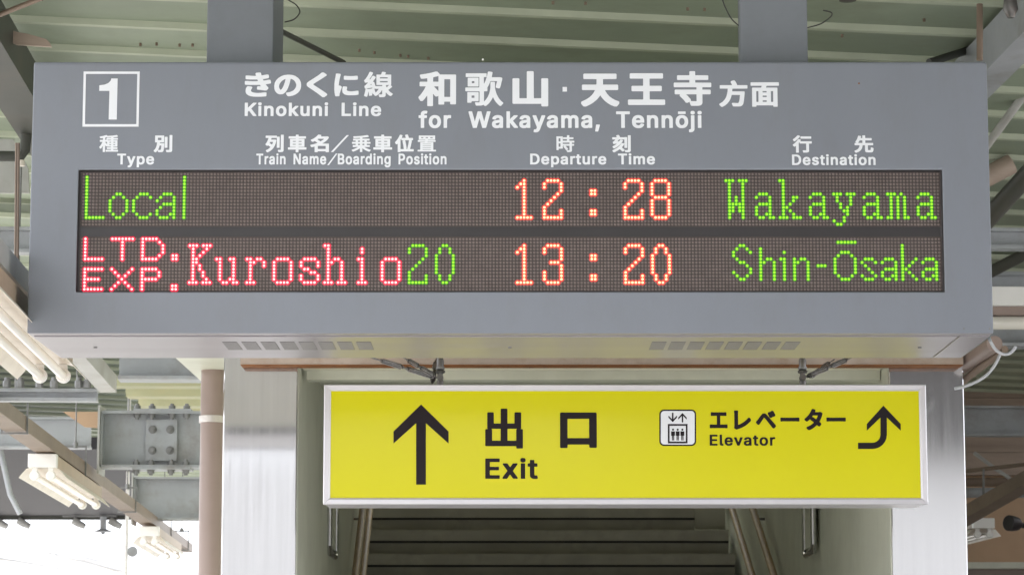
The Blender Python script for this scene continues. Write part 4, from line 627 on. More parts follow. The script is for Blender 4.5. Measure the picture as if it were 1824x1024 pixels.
YT = YS - 0.0012
lines = [
    kanji([('き', 436, 482.7), ('の', 488.5, 536.4), ('く', 546.3, 583), ('に', 595.5, 639), ('線', 648.6, 699.6)], 128.5, 174.0, YS, YT),
    latin('Kinokuni', 436, 584.6, 207.3, 183.5, YS, YT),
    kanji([('和', 745.5, 812.4), ('歌', 828.8, 896.4), ('山', 912.7, 976.6), ('天', 1035, 1103), ('王', 1118.4, 1184.6), ('寺', 1200, 1267)], 128.0, 189.5, YS, YT),
    kanji([('方', 1281, 1331.5), ('面', 1337, 1387.5)], 144.5, 190.5, YS, YT),
    latin('for', 745.5, 803.5, 228.4, 198.8, YS, YT),
    kanji([('種', 177, 210.7), ('別', 274, 307)], 240.6, 271.4, YS, YT),
    latin('Type', 208.7, 274.6, 293.3, 274, YS, YT),
    kanji([('列', 472.8, 505.4), ('車', 513, 546), ('名', 552.7, 586), ('乗', 626.5, 660.5), ('車', 665, 698.6), ('位', 703.7, 737), ('置', 743.8, 776.8)], 240.6, 271.4, YS, YT),
    latin('Name', 522.8, 581.2, 293.3, 274, YS, YT),
    latin('Boarding', 601.7, 695.9, 293.3, 274, YS, YT),
    kanji([('時', 991, 1023), ('刻', 1090.5, 1123.5)], 241.3, 271.6, YS, YT),
    latin('Departure', 944.3, 1080, 293.3, 274, YS, YT),
    kanji([('行', 1412, 1446), ('先', 1521.8, 1555.8)], 241.8, 272.2, YS, YT),
    latin('Destination', 1410.7, 1559.5, 294.4, 275.6, YS, YT),
    latin('Line', 608.5, 679, 207.3, 183.5, YS, YT),
    latin('Wakayama,', 834.5, 1068.4, 228.4, 198.8, YS, YT),
    latin('Tennōji', 1097.3, 1250, 228.4, 198.8, YS, YT),
    latin('Train', 456.5, 508.8, 293.3, 274, YS, YT),
    latin('Position', 709.8, 795.4, 293.3, 274, YS, YT),
    latin('Time', 1100.7, 1166.6, 293.3, 274, YS, YT),
]
shape(lines[2], [(1002, 155.5), (1009.8, 155.5), (1009.8, 163.8), (1002, 163.8)], YS, YT)
shape(lines[7], [(589.3, 271.2), (593.6, 271.2), (621.6, 241.2), (617.4, 241.2)], YS, YT)
shape(lines[8], [(582.8, 294.5), (585.9, 294.5), (601.2, 273.8), (598.2, 273.8)], YS, YT)
for l in lines:
    l.build('lettering', 'white_vinyl', sign)
m = MB()
for a in ([(148.9, 128), (249.1, 128), (248.9, 132.4), (148.9, 132.4)], [(146.9, 221.6), (247, 221.6), (247, 226.2), (146.9, 226.2)],
          [(148.9, 132.4), (153.2, 132.4), (151.5, 221.6), (146.9, 221.6)], [(244.6, 132.4), (248.9, 132.4), (247.1, 221.6), (242.8, 221.6)]):
    shape(m, a, YS, YT)
shape(m, [(198.6, 140.4), (209.7, 140.4), (208.1, 213.5), (193.6, 213.5), (195.0, 162.5), (176.8, 162.5), (177.0, 152.6), (186.5, 151.3), (193.0, 148.6), (197.0, 144.6)], YS, YT)
m.build('platform_number', 'white_vinyl', sign)

# boxed hanger posts up to the roof
p0, p1 = at(368.5, 60, 8.78), at(486.5, 60, 8.78)
m = MB()
m.box(p0.x, p1.x, 8.78, 9.17, ZT + 0.001, 4.26)
m.build('hanger_post', 'post', sign, bevel=0.004)
p0, p1 = at(1318.5, 60, 8.78), at(1438.5, 60, 8.78)
m = MB()
m.box(p0.x, p1.x, 8.78, 8.86, ZT + 0.001, 4.16)
m.build('hanger_post', 'post', sign, bevel=0.004)
def wire(pts, Y, r, name, parent, mt='dark_cable'):
    q = [at(a, b, Y + (c[0] if c else 0)) for a, b, *c in pts]
    # Catmull-Rom smoothing
    out = []
    for i in range(len(q) - 1):
        a, b, c, d = q[max(i - 1, 0)], q[i], q[i + 1], q[min(i + 2, len(q) - 1)]
        for k in range(6):
            t = k / 6
            out.append(0.5 * ((2 * b) + (c - a) * t + (2 * a - 5 * b + 4 * c - d) * t * t + (3 * b - 3 * c + d - a) * t ** 3))
    out.append(q[-1])
    mm = MB()
    mm.tube(out, r, 10)
    return mm.build(name, mt, parent, smooth=True)
wire([(500, -14), (513, 0), (527, 9), (534, 22), (524, 35), (507, 40)], 8.9, 0.0022, 'wire_loop', sign)
wire([(1284, -8), (1292, 14), (1303, 34), (1319, 49)], 8.84, 0.0022, 'wire_loop', sign)
wire([(1438, 50), (1462, 43), (1479, 31), (1481, 23), (1466, 19)], 8.84, 0.0022, 'wire_loop', sign)
wire([(1757, 589, 0.25), (1762, 603), (1772, 621), (1785, 630), (1797, 630), (1806, 622), (1809, 617)], 8.95, 0.0052, 'power_cable', sign, 'cable')

# ------------------------------------------------------------------ the yellow exit sign
YE, YEB = 9.90, 10.17
xl, xr = at(576.3, 790, YE).x, at(1651.5, 790, YE).x
zt, zb = at(909, 684.5, YE).z, at(909, 898, YE).z
fxl, fxr = at(588.6, 790, YE).x, at(1639, 790, YE).x
fzt, fzb = at(909, 695.8, YE).z, at(909, 886.2, YE).z
ex = thing('exit_sign', 'yellow exit and elevator sign in white frame, hung below the departure board', 'sign', ((xl + xr) / 2, (YE + YEB) / 2, zb))
m = MB()
m.box(xl + 0.004, xr - 0.004, YE + 0.012, YEB, zb + 0.004, zt - 0.004)
m.build('case', 'alu_frame', ex, bevel=0.003)
o_ = [(xl, zb), (xr, zb), (xr, zt), (xl, zt)]
i_ = [(fxl, fzb), (fxr, fzb), (fxr, fzt), (fxl, fzt)]
for k in range(4):              # four mitred frame lengths with a rounded nose
    a, b = o_[k], o_[(k + 1) % 4]
    c, d = i_[(k + 1) % 4], i_[k]
    def mix(p, q, t):
        return (p[0] + (q[0] - p[0]) * t, p[1] + (q[1] - p[1]) * t)
    m = MB()
    secs = []
    for (po, pi) in ((a, d), (b, c)):
        e = 0.0007 if po is a else -0.0007
        po = (po[0] + (e if k in (0,) else -e if k == 2 else 0), po[1] + (e if k == 1 else -e if k == 3 else 0))
        pi = (pi[0] + (e if k in (0,) else -e if k == 2 else 0), pi[1] + (e if k == 1 else -e if k == 3 else 0))
        secs.append([(*po, YE + 0.03), (*po, YE + 0.004), (*mix(po, pi, 0.13), YE), (*mix(po, pi, 0.72), YE + 0.001), (*pi, YE + 0.006), (*pi, YE + 0.03)])
    n = 6
    vs = [(x, y, z) for s_ in secs for x, z, y in s_]
    m.add(vs, [(t, (t + 1) % n, n + (t + 1) % n, n + t) for t in range(n)] + [tuple(range(n))[::-1], tuple(range(n, 2 * n))])
    m.build('frame_bar', 'alu_frame', ex)
m = MB()
m.box(fxl - 0.003, fxr + 0.003, YE + 0.008, YE + 0.011, fzb - 0.003, fzt + 0.003)
m.build('face_panel', 'yellow', ex)
YF = YE + 0.008
YFT = YF - 0.0008
kanji([('出', 864.3, 931.5), ('口', 997.5, 1063)], 728, 798.2, YF, YFT).build('lettering', 'black_vinyl', ex)
latin('Exit', 864.3, 958, 852.2, 816, YF, YFT).build('lettering', 'black_vinyl', ex)
kanji([('エ', 1264, 1295.8), ('レ', 1307.5, 1337.8), ('ベ', 1346.5, 1382), ('ー', 1390, 1424), ('タ', 1432.8, 1465.3), ('ー', 1472, 1506.5)], 727.5, 766.5, YF, YFT).build('lettering', 'black_vinyl', ex)
latin('Elevator', 1264, 1380.8, 793.2, 773.6, YF, YFT).build('lettering', 'black_vinyl', ex)
m = MB()
shape(m, [(750, 720), (799, 768), (799, 789.5), (758.7, 753.5), (758.6, 862.7), (741.2, 862.7), (741.2, 753.5), (700.9, 789.5), (700.9, 768)], YF, YFT)
m.build('arrow', 'black_vinyl', ex)
m = MB()
shape(m, [(1573.5, 722), (1604.5, 754.8), (1604.5, 766.8), (1579.8, 743.5), (1568.2, 743.5), (1543.8, 766.8), (1543.8, 754.8)], YF, YFT)
arc = [(1579.8, 743.5), (1579.8, 774)]
arc += [(1554 + 25.8 * math.cos(t), 774 + 25.2 * math.sin(t)) for t in [R(15 * k) for k in range(1, 7)]]
arc += [(1528.2, 799.2), (1528.2, 788), (1554, 788)]
arc += [(1554 + 14.2 * math.cos(t), 774 + 14 * math.sin(t)) for t in [R(90 - 15 * k) for k in range(1, 6)]] + [(1568.2, 774), (1568.2, 743.5)]
def strip(mb, outer, inner):
    for i in range(len(outer) - 1):
        shape(mb, [outer[i], outer[i + 1], inner[i + 1], inner[i]], YF, YFT)
angs = [R(15 * k) for k in range(0, 7)]
outer = [(1579.8, 743.5)] + [(1554 + 25.8 * math.cos(t), 774 + 25.2 * math.sin(t)) for t in angs] + [(1528.2, 799.2)]
inner = [(1568.2, 743.5)] + [(1554 + 14.2 * math.cos(t), 774 + 14 * math.sin(t)) for t in angs] + [(1528.2, 788)]
strip(m, outer, inner)
m.build('arrow', 'black_vinyl', ex)
def rrect(x0, y0, x1, y1, r, n=6):
    out = []
    for cx, cy, a0 in ((x1 - r, y0 + r, -90), (x1 - r, y1 - r, 0), (x0 + r, y1 - r, 90), (x0 + r, y0 + r, 180)):
        out += [(cx + r * math.cos(R(a0 + 90 * k / n)), cy + r * math.sin(R(a0 + 90 * k / n))) for k in range(n + 1)]
    return out
m = MB()
mb2 = m
m.slot(1)
shape(m, rrect(1174.4, 729, 1240, 793.9, 8.5), YF, YFT)
m.slot(0)
shape(m, rrect(1177.0, 731.6, 1237.4, 791.3, 6.2), YF, YFT - 0.0006)
m.slot(1)
y3 = YFT - 0.0012
def sh(pts):
    shape(m, pts, YF, y3)
for a in ([(1189.6, 754.8), (1224.6, 754.8), (1224.6, 758), (1189.6, 758)], [(1189.6, 786), (1224.6, 786), (1224.6, 789.3), (1189.6, 789.3)],
          [(1189.6, 758), (1192.6, 758), (1192.6, 786), (1189.6, 786)], [(1221.6, 758), (1224.6, 758), (1224.6, 786), (1221.6, 786)]):
    sh(a)
for cx, s_ in ((1198.2, 1), (1215.6, -1)):      # down arrow, up arrow
    f = (lambda y: y) if s_ == 1 else (lambda y: 734.8 + 752 - y)
    sh([(cx - 1.3, f(734.8)), (cx + 1.3, f(734.8)), (cx + 1.3, f(748)), (cx - 1.3, f(748))])
    sh([(cx - 7.6, f(743.4)), (cx, f(751.5)), (cx, f(747.6)), (cx - 7.6, f(739.8))][::1])
    sh([(cx + 7.6, f(743.4)), (cx, f(751.5)), (cx, f(747.6)), (cx + 7.6, f(739.8))][::1])
for cx in (1198.8, 1207.1, 1215.4):             # three standing figures
    sh([(cx + 1.9 * math.cos(2 * math.pi * k / 10), 764.8 + 1.9 * math.sin(2 * math.pi * k / 10)) for k in range(10)])
    sh([(cx - 3.4, 767.8), (cx + 3.4, 767.8), (cx + 3.4, 775.6), (cx + 2.0, 775.6), (cx + 2.0, 784), (cx + 0.3, 784), (cx + 0.3, 776), (cx - 0.3, 776), (cx - 0.3, 784), (cx - 2.0, 784), (cx - 2.0, 775.6), (cx - 3.4, 775.6)])
m.build('elevator_pictogram', ['white_vinyl', 'black_vinyl'], ex)
YM = 10.05
for px in (784, 1430):
    p = at(px, 684, YM)
    m = MB()
    m.tube([p + Z * -0.01, p + Z * 0.012, p + Z * 0.014, p + Z * 0.04], [0.012, 0.012, 0.010, 0.010], 12)
    m.tube([p + Z * 0.04, p + Z * 0.046, p + Z * 0.052], [0.016, 0.019, 0.014], 14)
    m.slot(1).tube([p + Z * 0.054, p + Z * 0.062], 0.016, 14)
    m.slot(0).tube([p + Z * 0.062, p + Z * 0.085, p + Z * 0.1, p + Z * 0.30], [0.013, 0.014, 0.009, 0.008], 12)
    m.tube([p + Vector((0, -0.016, 0.024)), p + Vector((0, 0.016, 0.024))], 0.012, 12)
    m.bar(p + Z * 0.30 + Vector((0, -0.03, 0)), p + Z * 0.30 + Vector((0, 0.58, 0)), 0.03, 0.03)
    m.build('hanger', ['galv', 'bolt'], ex, smooth=True)
def stay(a, b, nm='stay_wire'):
    """a wire stay with two turnbuckle bodies"""
    d = (b - a)
    n = d.normalized()
    side = n.cross(Vector((0, 1, 0))).normalized()
    m = MB()
    m.tube([a, b], 0.003, 6)
    for t0, t1 in ((0.06, 0.42), (0.5, 0.78)):
        p, q = a + d * t0, a + d * t1
        for s_ in (-1, 1):
            m.tube([p, p + n * 0.006 + side * s_ * 0.0065, q - n * 0.006 + side * s_ * 0.0065, q], 0.0034, 6)
        m.tube([p - n * 0.006, p + n * 0.006], 0.006, 8)
        m.tube([q - n * 0.006, q + n * 0.006], 0.006, 8)
    return m.build(nm, 'galv', ex, smooth=True)
stay(at(782, 674, YM), at(652, 634, YM + 0.3))
stay(at(776, 670, YM - 0.03), at(714, 634, YM + 0.2))
stay(at(770, 682, YM), at(778, 634, YM + 0.2))
stay(at(1434, 672, YM), at(1528, 632, YM + 0.3))
stay(at(1442, 672, YM), at(1486, 640, YM + 0.3))

# ------------------------------------------------------------------ unseen building added behind the camera to tone the column reflections
fb = thing('reflection_building', 'long pale unseen building added for the column reflections', 'building', (0, -46, -1.15))
m = MB()
m.box(-70, 70, -58, -46, -1.15, 7.2)
m.build('wall', 'facade', fb)
m = MB()
m.box(-71, 71, -59, -45.4, 7.203, 7.6)
m.build('roof', 'beam', fb)
for k in range(24):
    x = -60 + k * 5.2
    w = MB()
    w.box(x - 1.3, x + 1.3, -45.99, -45.93, 0.4, 2.2)
    wf = w.build('window', 'beam_dark', fb)
    w = MB()
    w.box(x - 1.2, x + 1.2, -45.92, -45.90, 0.5, 2.1)
    w.build('pane', 'chrome', wf)

# ------------------------------------------------------------------ ground and platform
m = MB()
m.add([(-400, -400, -1.15), (400, -400, -1.15), (400, 400, -1.15), (-400, 400, -1.15)], [(0, 1, 2, 3)])
tag(m.build('ground', 'ballast'), 'pale stony track bed and ground around the platform', 'ground', kind='structure')
m = MB()
m.prof(pl(0.9, -40, -0.57), pl(0.9, 60, -0.57), [(-4.7, -0.57), (4.7, -0.57), (4.7, 0.57), (-4.7, 0.57)])
tag(m.build('platform', 'concrete'), 'concrete station platform under the signs', 'platform', kind='structure')

# ------------------------------------------------------------------ stair entrance (columns, lintel, walls) behind the signs
YP = 10.7
cl0, cl1 = at(396.3, 830, YP).x, at(528.3, 830, YP).x
cr0, cr1 = at(1586.5, 830, YP).x, at(1720, 830, YP).x
ent = thing('stair_entrance', 'stair entrance with stainless steel columns and pale green inner walls', 'entrance', ((cl0 + cr1) / 2, YP, 0))
def column(x0, x1):
    m = MB()
    m.box(x0, x1, YP, YP + 0.3, 0, 3.58)
    m.build('column', 'steel', ent, bevel=0.004)
column(cl0, cl1)
column(cr0, cr1)
zf = at(909, 649, 10.60).z
fx0, fx1 = at(428, 645, 10.60).x, at(1716, 645, 10.60).x
m = MB()
m.box(fx0, fx1, 10.60, 10.694, zf, 3.56)
m.build('fascia', 'rust', ent)
m = MB()
m.box(fx0 + 0.002, fx1 - 0.002, 10.597, 10.69, zf - 0.0035, zf - 0.0005)
m.build('fascia_edge', 'rust_line', ent)
m = MB()
m.box(cl1 + 0.007, cr0 - 0.007, 10.697, 10.90, zf + 0.012, 3.55)
m.build('lintel', 'cream_wall', ent)
m = MB()
m.box(cl1 + 0.02, cr0 - 0.007, 10.903, 10.99, at(909, 676, 10.90).z, 3.54)
m.build('lintel_trim', 'wall', ent)
def side_wall(path, s_):
    n = len(path)
    top = [3.52, 3.52, 5.2, 9.0]
    vs = [(x, y, 0) for x, y in path] + [(x, y, t) for (x, y), t in zip(path, top)]
    vs += [(x + s_ * 0.15, y, 0) for x, y in path] + [(x + s_ * 0.15, y, t) for (x, y), t in zip(path, top)]
    fs = []
    for i in range(n - 1):
        fs += [(i, i + 1, n + i + 1, n + i), (2 * n + i, 3 * n + i, 3 * n + i + 1, 2 * n + i + 1), (n + i, n + i + 1, 3 * n + i + 1, 3 * n + i)]
    fs += [(0, n, 3 * n, 2 * n), (n - 1, 3 * n - 1, 4 * n - 1, 2 * n - 1)]
    m = MB()
    m.add(vs, fs)
    m.build('side_wall', 'wall', ent)
side_wall([(cl1 + 0.004, YP + 0.02), (-0.885, 15), (-0.905, 17.2), (-0.97, 24)], -1)
side_wall([(cr0 - 0.004, YP + 0.02), (1.475, 14.6), (1.362, 17.2), (1.31, 24)], 1)
m = MB()
xw0, xw1 = -1.35, 1.8
m.add([(xw0, 10.995, 2.92), (xw1, 10.995, 2.92), (xw1, 14.2, 2.95), (xw0, 14.2, 2.95),
       (xw0, 10.995, 3.1), (xw1, 10.995, 3.1), (xw1, 14.15, 3.13), (xw0, 14.15, 3.13), (xw1, 17.7, 4.72), (xw0, 17.7, 4.72), (xw1, 17.7, 4.9), (xw0, 17.7, 4.9)],
      [(0, 3, 2, 1), (4, 5, 6, 7), (0, 1, 5, 4), (0, 4, 7, 3), (1, 2, 6, 5), (3, 9, 8, 2), (7, 6, 10, 11), (9, 11, 10, 8), (3, 7, 11, 9), (2, 8, 10, 6)])
m.build('ceiling', 'wall', ent)  # ceiling stops short, shaped to let skylight down onto the steps
m = MB()
m.box(xw0, xw1, 24.0, 24.15, 0, 7.9)
m.build('end_wall', 'wall', ent)

st = thing('staircase', 'dark grey stone stairs rising between the pale green walls below the exit sign', 'stairs', (0.25, 17.2, 0))
def sx(px, py, Y):
    return at(px, py, Y).x
for k in range(-15, 14):
    d, z = 17.2 + 0.30 * k, at(909, 943.5, 17.2).z + 0.16 * k
    x0, x1 = -0.879 - 0.004 * max(k, 0), 1.331 + (17.2 - d) * 0.05
    if k >= 1:
        x1 = sx(1237, 920, 17.5)
    m = MB()
    m.box(x0, x1, d - 0.025, d + 0.30, z - 0.066, z)
    m.slot(1).box(x0, x1, d - 0.012, d + 0.29, z - 0.079, z - 0.0665)  # black strip paints the shadow under the nosing
    m.slot(0).box(x0, x1, d, d + 0.29, z - 0.16 - 0.005, z - 0.0795)
    m.build('step', ['step', 'step_shadow'], st)
m = MB()      # raised curb beside the upper flight
xa, xb = sx(1237, 920, 17.5) + 0.004, 1.335
za = at(909, 943.5, 17.2).z
m.add([(xa, 17.5, za + 0.02), (xb, 17.5, za + 0.02), (xb, 21.3, za + 2.25), (xa, 21.3, za + 2.25), (xa, 17.5, za + 0.26), (xb, 17.5, za + 0.26), (xb, 21.3, za + 2.4), (xa, 21.3, za + 2.4)],
      [(0, 1, 5, 4), (4, 5, 6, 7), (0, 4, 7, 3), (1, 2, 6, 5), (0, 3, 2, 1), (2, 3, 7, 6)])
m.build('stair_curb', 'curb', st)

def handrail(label, xn, xf, z_off, brs):
    h = thing('handrail', label, 'handrail', (xn, 16.0, 0), 'double handrails along the stair walls')
    for dz in (0, -0.40):
        pts = []
        for k in range(9):
            y = 13.2 + k * 0.9
            t = (y - 15) / 2.2
            pts.append((xn + (xf - xn) * t, y, z_off + 0.533 * (y - 15.77) + dz))
        m = MB()
        m.tube(pts, 0.020, 12)
        m.build('rail', 'wood', h, smooth=True)
    for y in brs:
        for dz in (0, -0.40):
            t = (y - 15) / 2.2
            p = Vector((xn + (xf - xn) * t, y, z_off + 0.533 * (y - 15.77) + dz))
            s_ = -1 if xn < 0 else 1
            m = MB()
            m.tube([p - Z * 0.018, p - Z * 0.05, p - Z * 0.06 + Vector((s_ * 0.03, 0, 0)), p - Z * 0.06 + Vector((s_ * 0.10, 0, 0))], 0.007, 8)
            m.build('rail_bracket', 'galv', h, smooth=True)
    return h
handrail('double brown handrail on the left stair wall', -0.838, -0.846, 2.63, (13.9, 15.05, 15.75, 16.9))
handrail('double brown handrail on the right stair wall', 1.40, 1.272, 2.63, (13.9, 15.05, 15.75, 16.9))

def guard(label, xa, ya, xb, yb, zb_):
    g = thing('rail_end_loop', label, 'rail loop', (xa, ya, zb_), 'stainless loops on the stair walls')
    m = MB()
    zt_ = zb_ + 0.85
    loop = [(xa, ya, zt_), (xa, ya, zb_ + 0.03), (xa + (xb - xa) * 0.08, ya + (yb - ya) * 0.08, zb_), (xa + (xb - xa) * 0.92, ya + (yb - ya) * 0.92, zb_), (xb, yb, zb_ + 0.03), (xb, yb, zt_)]
    m.tube(loop, 0.014, 10)
    m.build('loop_tube', 'chrome', g, smooth=True)
    m = MB()
    d = Vector((xb - xa, yb - ya, 0))
    m.bar(Vector((xa, ya, zb_ + 0.44)) + d * 0.06, Vector((xb, yb, zb_ + 0.44)) - d * 0.06, 0.006, 0.82)
    m.build('infill_plate', 'wall', g)
    return g
guard('stainless rail loop on the left stair wall under the exit sign', at(586, 980, 12.96).x, 12.96, at(598, 975, 13.46).x, 13.46, at(586, 983, 12.96).z)
guard('stainless rail loop on the right stair wall under the exit sign', at(1449.5, 980, 13.3).x, 13.3, at(1434, 975, 13.85).x, 13.85, at(1449, 980, 13.3).z)

# ------------------------------------------------------------------ the platform roof: folded green deck
def zr(v):
    return 4.30 - 0.035 * v
rf = thing('platform_roof', 'pale green folded metal roof deck over the platform', 'roof', pl(1, 10, 4.3))
def deck(v0, v1, u0, u1, name='roof_deck', mt_='deck'):
    per = 0.497
    prof = [(0.0, 0.0), (0.004, -0.026), (0.040, -0.026), (0.050, 0.0), (0.497, 0.0)]
    m = MB()
    pts = []
    n0 = math.floor((u0 - 11.30) / per)
    u = 11.30 + n0 * per
    while u < u1:
        for a, h in prof[:-1]:
            pts.append((u + a, h))
        u += per
    pts.append((u, 0))
    vs = []
    for v in (v0, v1):
        vs += [pl(v, uu, zr(v) + h) for uu, h in pts]
    n = len(pts)
    fs = [(i, i + 1, n + i + 1, n + i) for i in range(n - 1)]
    b = 2 * n
    vs += [pl(v0, pts[0][0], zr(v0) + 0.1), pl(v1, pts[0][0], zr(v1) + 0.1), pl(v1, pts[-1][0], zr(v1) + 0.1), pl(v0, pts[-1][0], zr(v0) + 0.1)]
    fs += [(b, b + 1, b + 2, b + 3), (0, n, b + 1, b), (n - 1, b + 3, b + 2, 2 * n - 1)]
    m.add(vs, fs)
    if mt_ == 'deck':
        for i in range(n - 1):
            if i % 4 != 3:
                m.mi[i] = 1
        mt_ = ['deck', 'deck_rib_lit']
    return m.build(name, mt_, rf)
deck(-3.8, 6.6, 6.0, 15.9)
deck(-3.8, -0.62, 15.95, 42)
deck(2.75, 6.6, 15.95, 42)  # gap between these two decks left open so daylight reaches the stairs
deck(-1.6, 0.9, 0.5, 5.9)  # unseen rear deck, kept narrow so the left column reflects open sky
deck(0.95, 6.6, -9.0, 5.9, mt_='soffit_dark')  # unseen rear deck, coloured dark to darken the right column's reflection
m = MB()
m.prof(pl(-3.86, 5.6, zr(-3.8) + 0.02), pl(-3.86, 42, zr(-3.8) + 0.02), [(-0.06, -0.06), (0.05, -0.06), (0.05, 0.12), (-0.06, 0.12)])
m.build('edge_gutter', 'beam', rf)
for px, py in ((250, 78), (279, 77), (320, 79), (343, 79), (640, 88), (667, 92), (713, 97), (727, 99), (763, 102), (985, 3), (1043, 4), (1225, 14), (1255, 15), (1500, 62), (1646, 34)):
    p = atz(px, py, 4.24)       # fixing screws that poke through the deck
    p = atz(px, py, zr(p.dot(V)))
    MB().tube([p + Z * 0.002, p - Z * 0.012], 0.0055, 8).build('deck_screw', 'tray', rf)

def cross_beam(name, label, cat, px0, py_bot, px1, Y, h, w, matn, group='cross beams under the roof', plate=False, splice=None):
    a, b = at(px0, py_bot, Y), at(px1, py_bot, Y)
    a.z = b.z = at(px0, py_bot, Y).z
    b.y = Y
    a = Vector((a.x, Y, a.z + h / 2))
    b = Vector((a.x + (b.x - a.x), Y + (b.x - a.x) * 0.0457, a.z))
    o = thing(name, label, cat, (a.x, Y, a.z - h / 2), group)
    m = MB()
    m.ibeam(a, b, w, h)
    m.build('beam', matn, o)
    if plate:
        m = MB()
        m.box(a.x - 0.014, a.x - 0.002, Y - w / 2 - 0.03, Y + w / 2 + 0.03, a.z - h / 2 - 0.04, a.z + h / 2 + 0.03)
        m.build('end_plate', 'beam_pale', o)
        m = MB()
        m.box(a.x + 0.0, a.x + 0.012, Y - w / 2, Y - 0.006, a.z - h / 2 + 0.018, a.z + h / 2 - 0.018)
        m.build('stiffener', 'beam', o)
    if splice:
        x0, x1 = at(splice[0], 790, Y).x, at(splice[1], 790, Y).x
        hz = h / 2 - 0.045
        m = MB()
        m.box(x0, x1, Y - 0.019, Y - 0.0065, a.z - hz, a.z + hz)
        m.build('splice_plate', 'beam', o, bevel=0.002)
        bolts = []
        for fx in (0.22, 0.78):
            for fz in (-0.5, 0.5):
                bolts.append((Vector((x0 + (x1 - x0) * fx, Y - 0.019, a.z + hz * fz)), Vector((0, -1, 0))))
        for s_ in (1, -1):
            zf_ = a.z + s_ * h / 2
            m = MB()
            m.box(x0 - 0.07, x1 + 0.09, Y - w / 2 + 0.004, Y + w / 2 - 0.004, min(zf_, zf_ + s_ * 0.012), max(zf_, zf_ + s_ * 0.012))
            m.build('flange_plate', 'beam', o)
            for xx in (x0 - 0.05, x0 + 0.04, x1 - 0.03, x1 + 0.06):
                bolts.append((Vector((xx, Y - w / 4, zf_ + s_ * 0.012)), Vector((0, 0, s_))))
                bolts.append((Vector((xx, Y - w / 4, zf_ - s_ * 0.016)), Vector((0, 0, -s_))))
        for p, n in bolts:
            m = MB()
            m.tube([p, p + n * 0.004], 0.026, 12)
            m.tube([p + n * 0.004, p + n * 0.022], 0.021, 6)
            m.tube([p + n * 0.022, p + n * 0.034], 0.012, 8)
            m.build('bolt', 'bolt', o)
    return o

cross_beam('roof_girder', 'big grey steel girder with bolted splice plate left of the brown pipe', 'girder', 182, 834, 405, 17.0, 0.345, 0.20, 'beam', plate=True, splice=(260, 316))
cross_beam('roof_girder', 'smaller grey girder low behind the brown pipe, beyond the splice girder', 'girder', 240, 926, 412, 22.0, 0.335, 0.20, 'beam', plate=True, splice=(425, 470))
cross_beam('roof_girder', 'pale flanged girder passing just under the departure board bottom', 'girder', 212, 678, 560, 12.9, 0.30, 0.16, 'beam', )
cross_beam('roof_girder', 'grey girder high beside the left edge of the departure board', 'girder', -260, 450, 330, 13.3, 0.125, 0.10, 'beam')
cross_beam('roof_girder', 'narrow blue grey channel crossing below the left fluorescent lamp', 'girder', -420, 713, 170, 12.35, 0.057, 0.07, 'beam', plate=True)
cross_beam('roof_girder', 'upper blue grey girder right of the departure board', 'girder', 1500, 443, 2300, 13.3, 0.10, 0.10, 'beam')
cross_beam('roof_girder', 'dark girder behind the white lamp right of the departure board', 'girder', 1500, 617, 2300, 14.3, 0.385, 0.16, 'beam')
cross_beam('roof_girder', 'blue grey girder right of the stainless column, above its pink boards', 'girder', 1560, 776, 2300, 19.5, 0.21, 0.12, 'beam')
cross_beam('roof_girder', 'pale blue grey girder at the left edge behind the brown cable tray', 'girder', -420, 797, 158, 21.4, 0.24, 0.14, 'beam', plate=True)
m = MB()
for k, px in enumerate((12, 36, 70, 96, 140, 155)):
    p = at(px, 690, 12.33)
    m.tube([p, p + Z * 0.03], 0.018, 6)
    m.tube([p + Z * 0.03, p + Z * 0.045], 0.012, 8)
chan = [o for o in bpy.data.objects if o.get('label', '').startswith('narrow blue grey channel')][0]
m.build('bolt_row', 'bolt', chan)

rp = thing('roof_panel', 'pale yellow green ribbed roof panel above the girder with the splice plate', 'roof panel', tuple(at(300, 705, 18.5)))
m = MB()
zp = at(300, 678, 17.62).z
q0, q1 = at(232, 700, 18.3).x, at(420, 700, 18.3).x
y0, per = 17.45, 0.62
vs, pr2 = [], []
for k in range(4):
    pr2 += [(y0 + k * per, 0), (y0 + k * per + 0.02, -0.05), (y0 + k * per + 0.19, -0.05), (y0 + k * per + 0.21, 0)]
for x in (q0, q1):
    vs += [(x, y, zp + h) for y, h in pr2]
n = len(pr2)
vs += [(x, y, z + 0.012) for x, y, z in vs]
fs = [(i, i + 1, n + i + 1, n + i) for i in range(n - 1)] + [(2 * n + i, 3 * n + i, 3 * n + i + 1, 2 * n + i + 1) for i in range(n - 1)]
m.add(vs, fs)
m.build('panel_sheet', 'deck_warm', rp)
tb = [(112, 733), (236, 733), (236, 744), (204, 763), (150, 760)]
m = MB()
m.poly_y([(at(a, b, 17.6).x, at(a, b, 17.6).z) for a, b in tb], 17.6, 0.03)
tag(m.build('fascia_board', 'orange_wall'), 'tan board above the splice girder, left part', 'board')

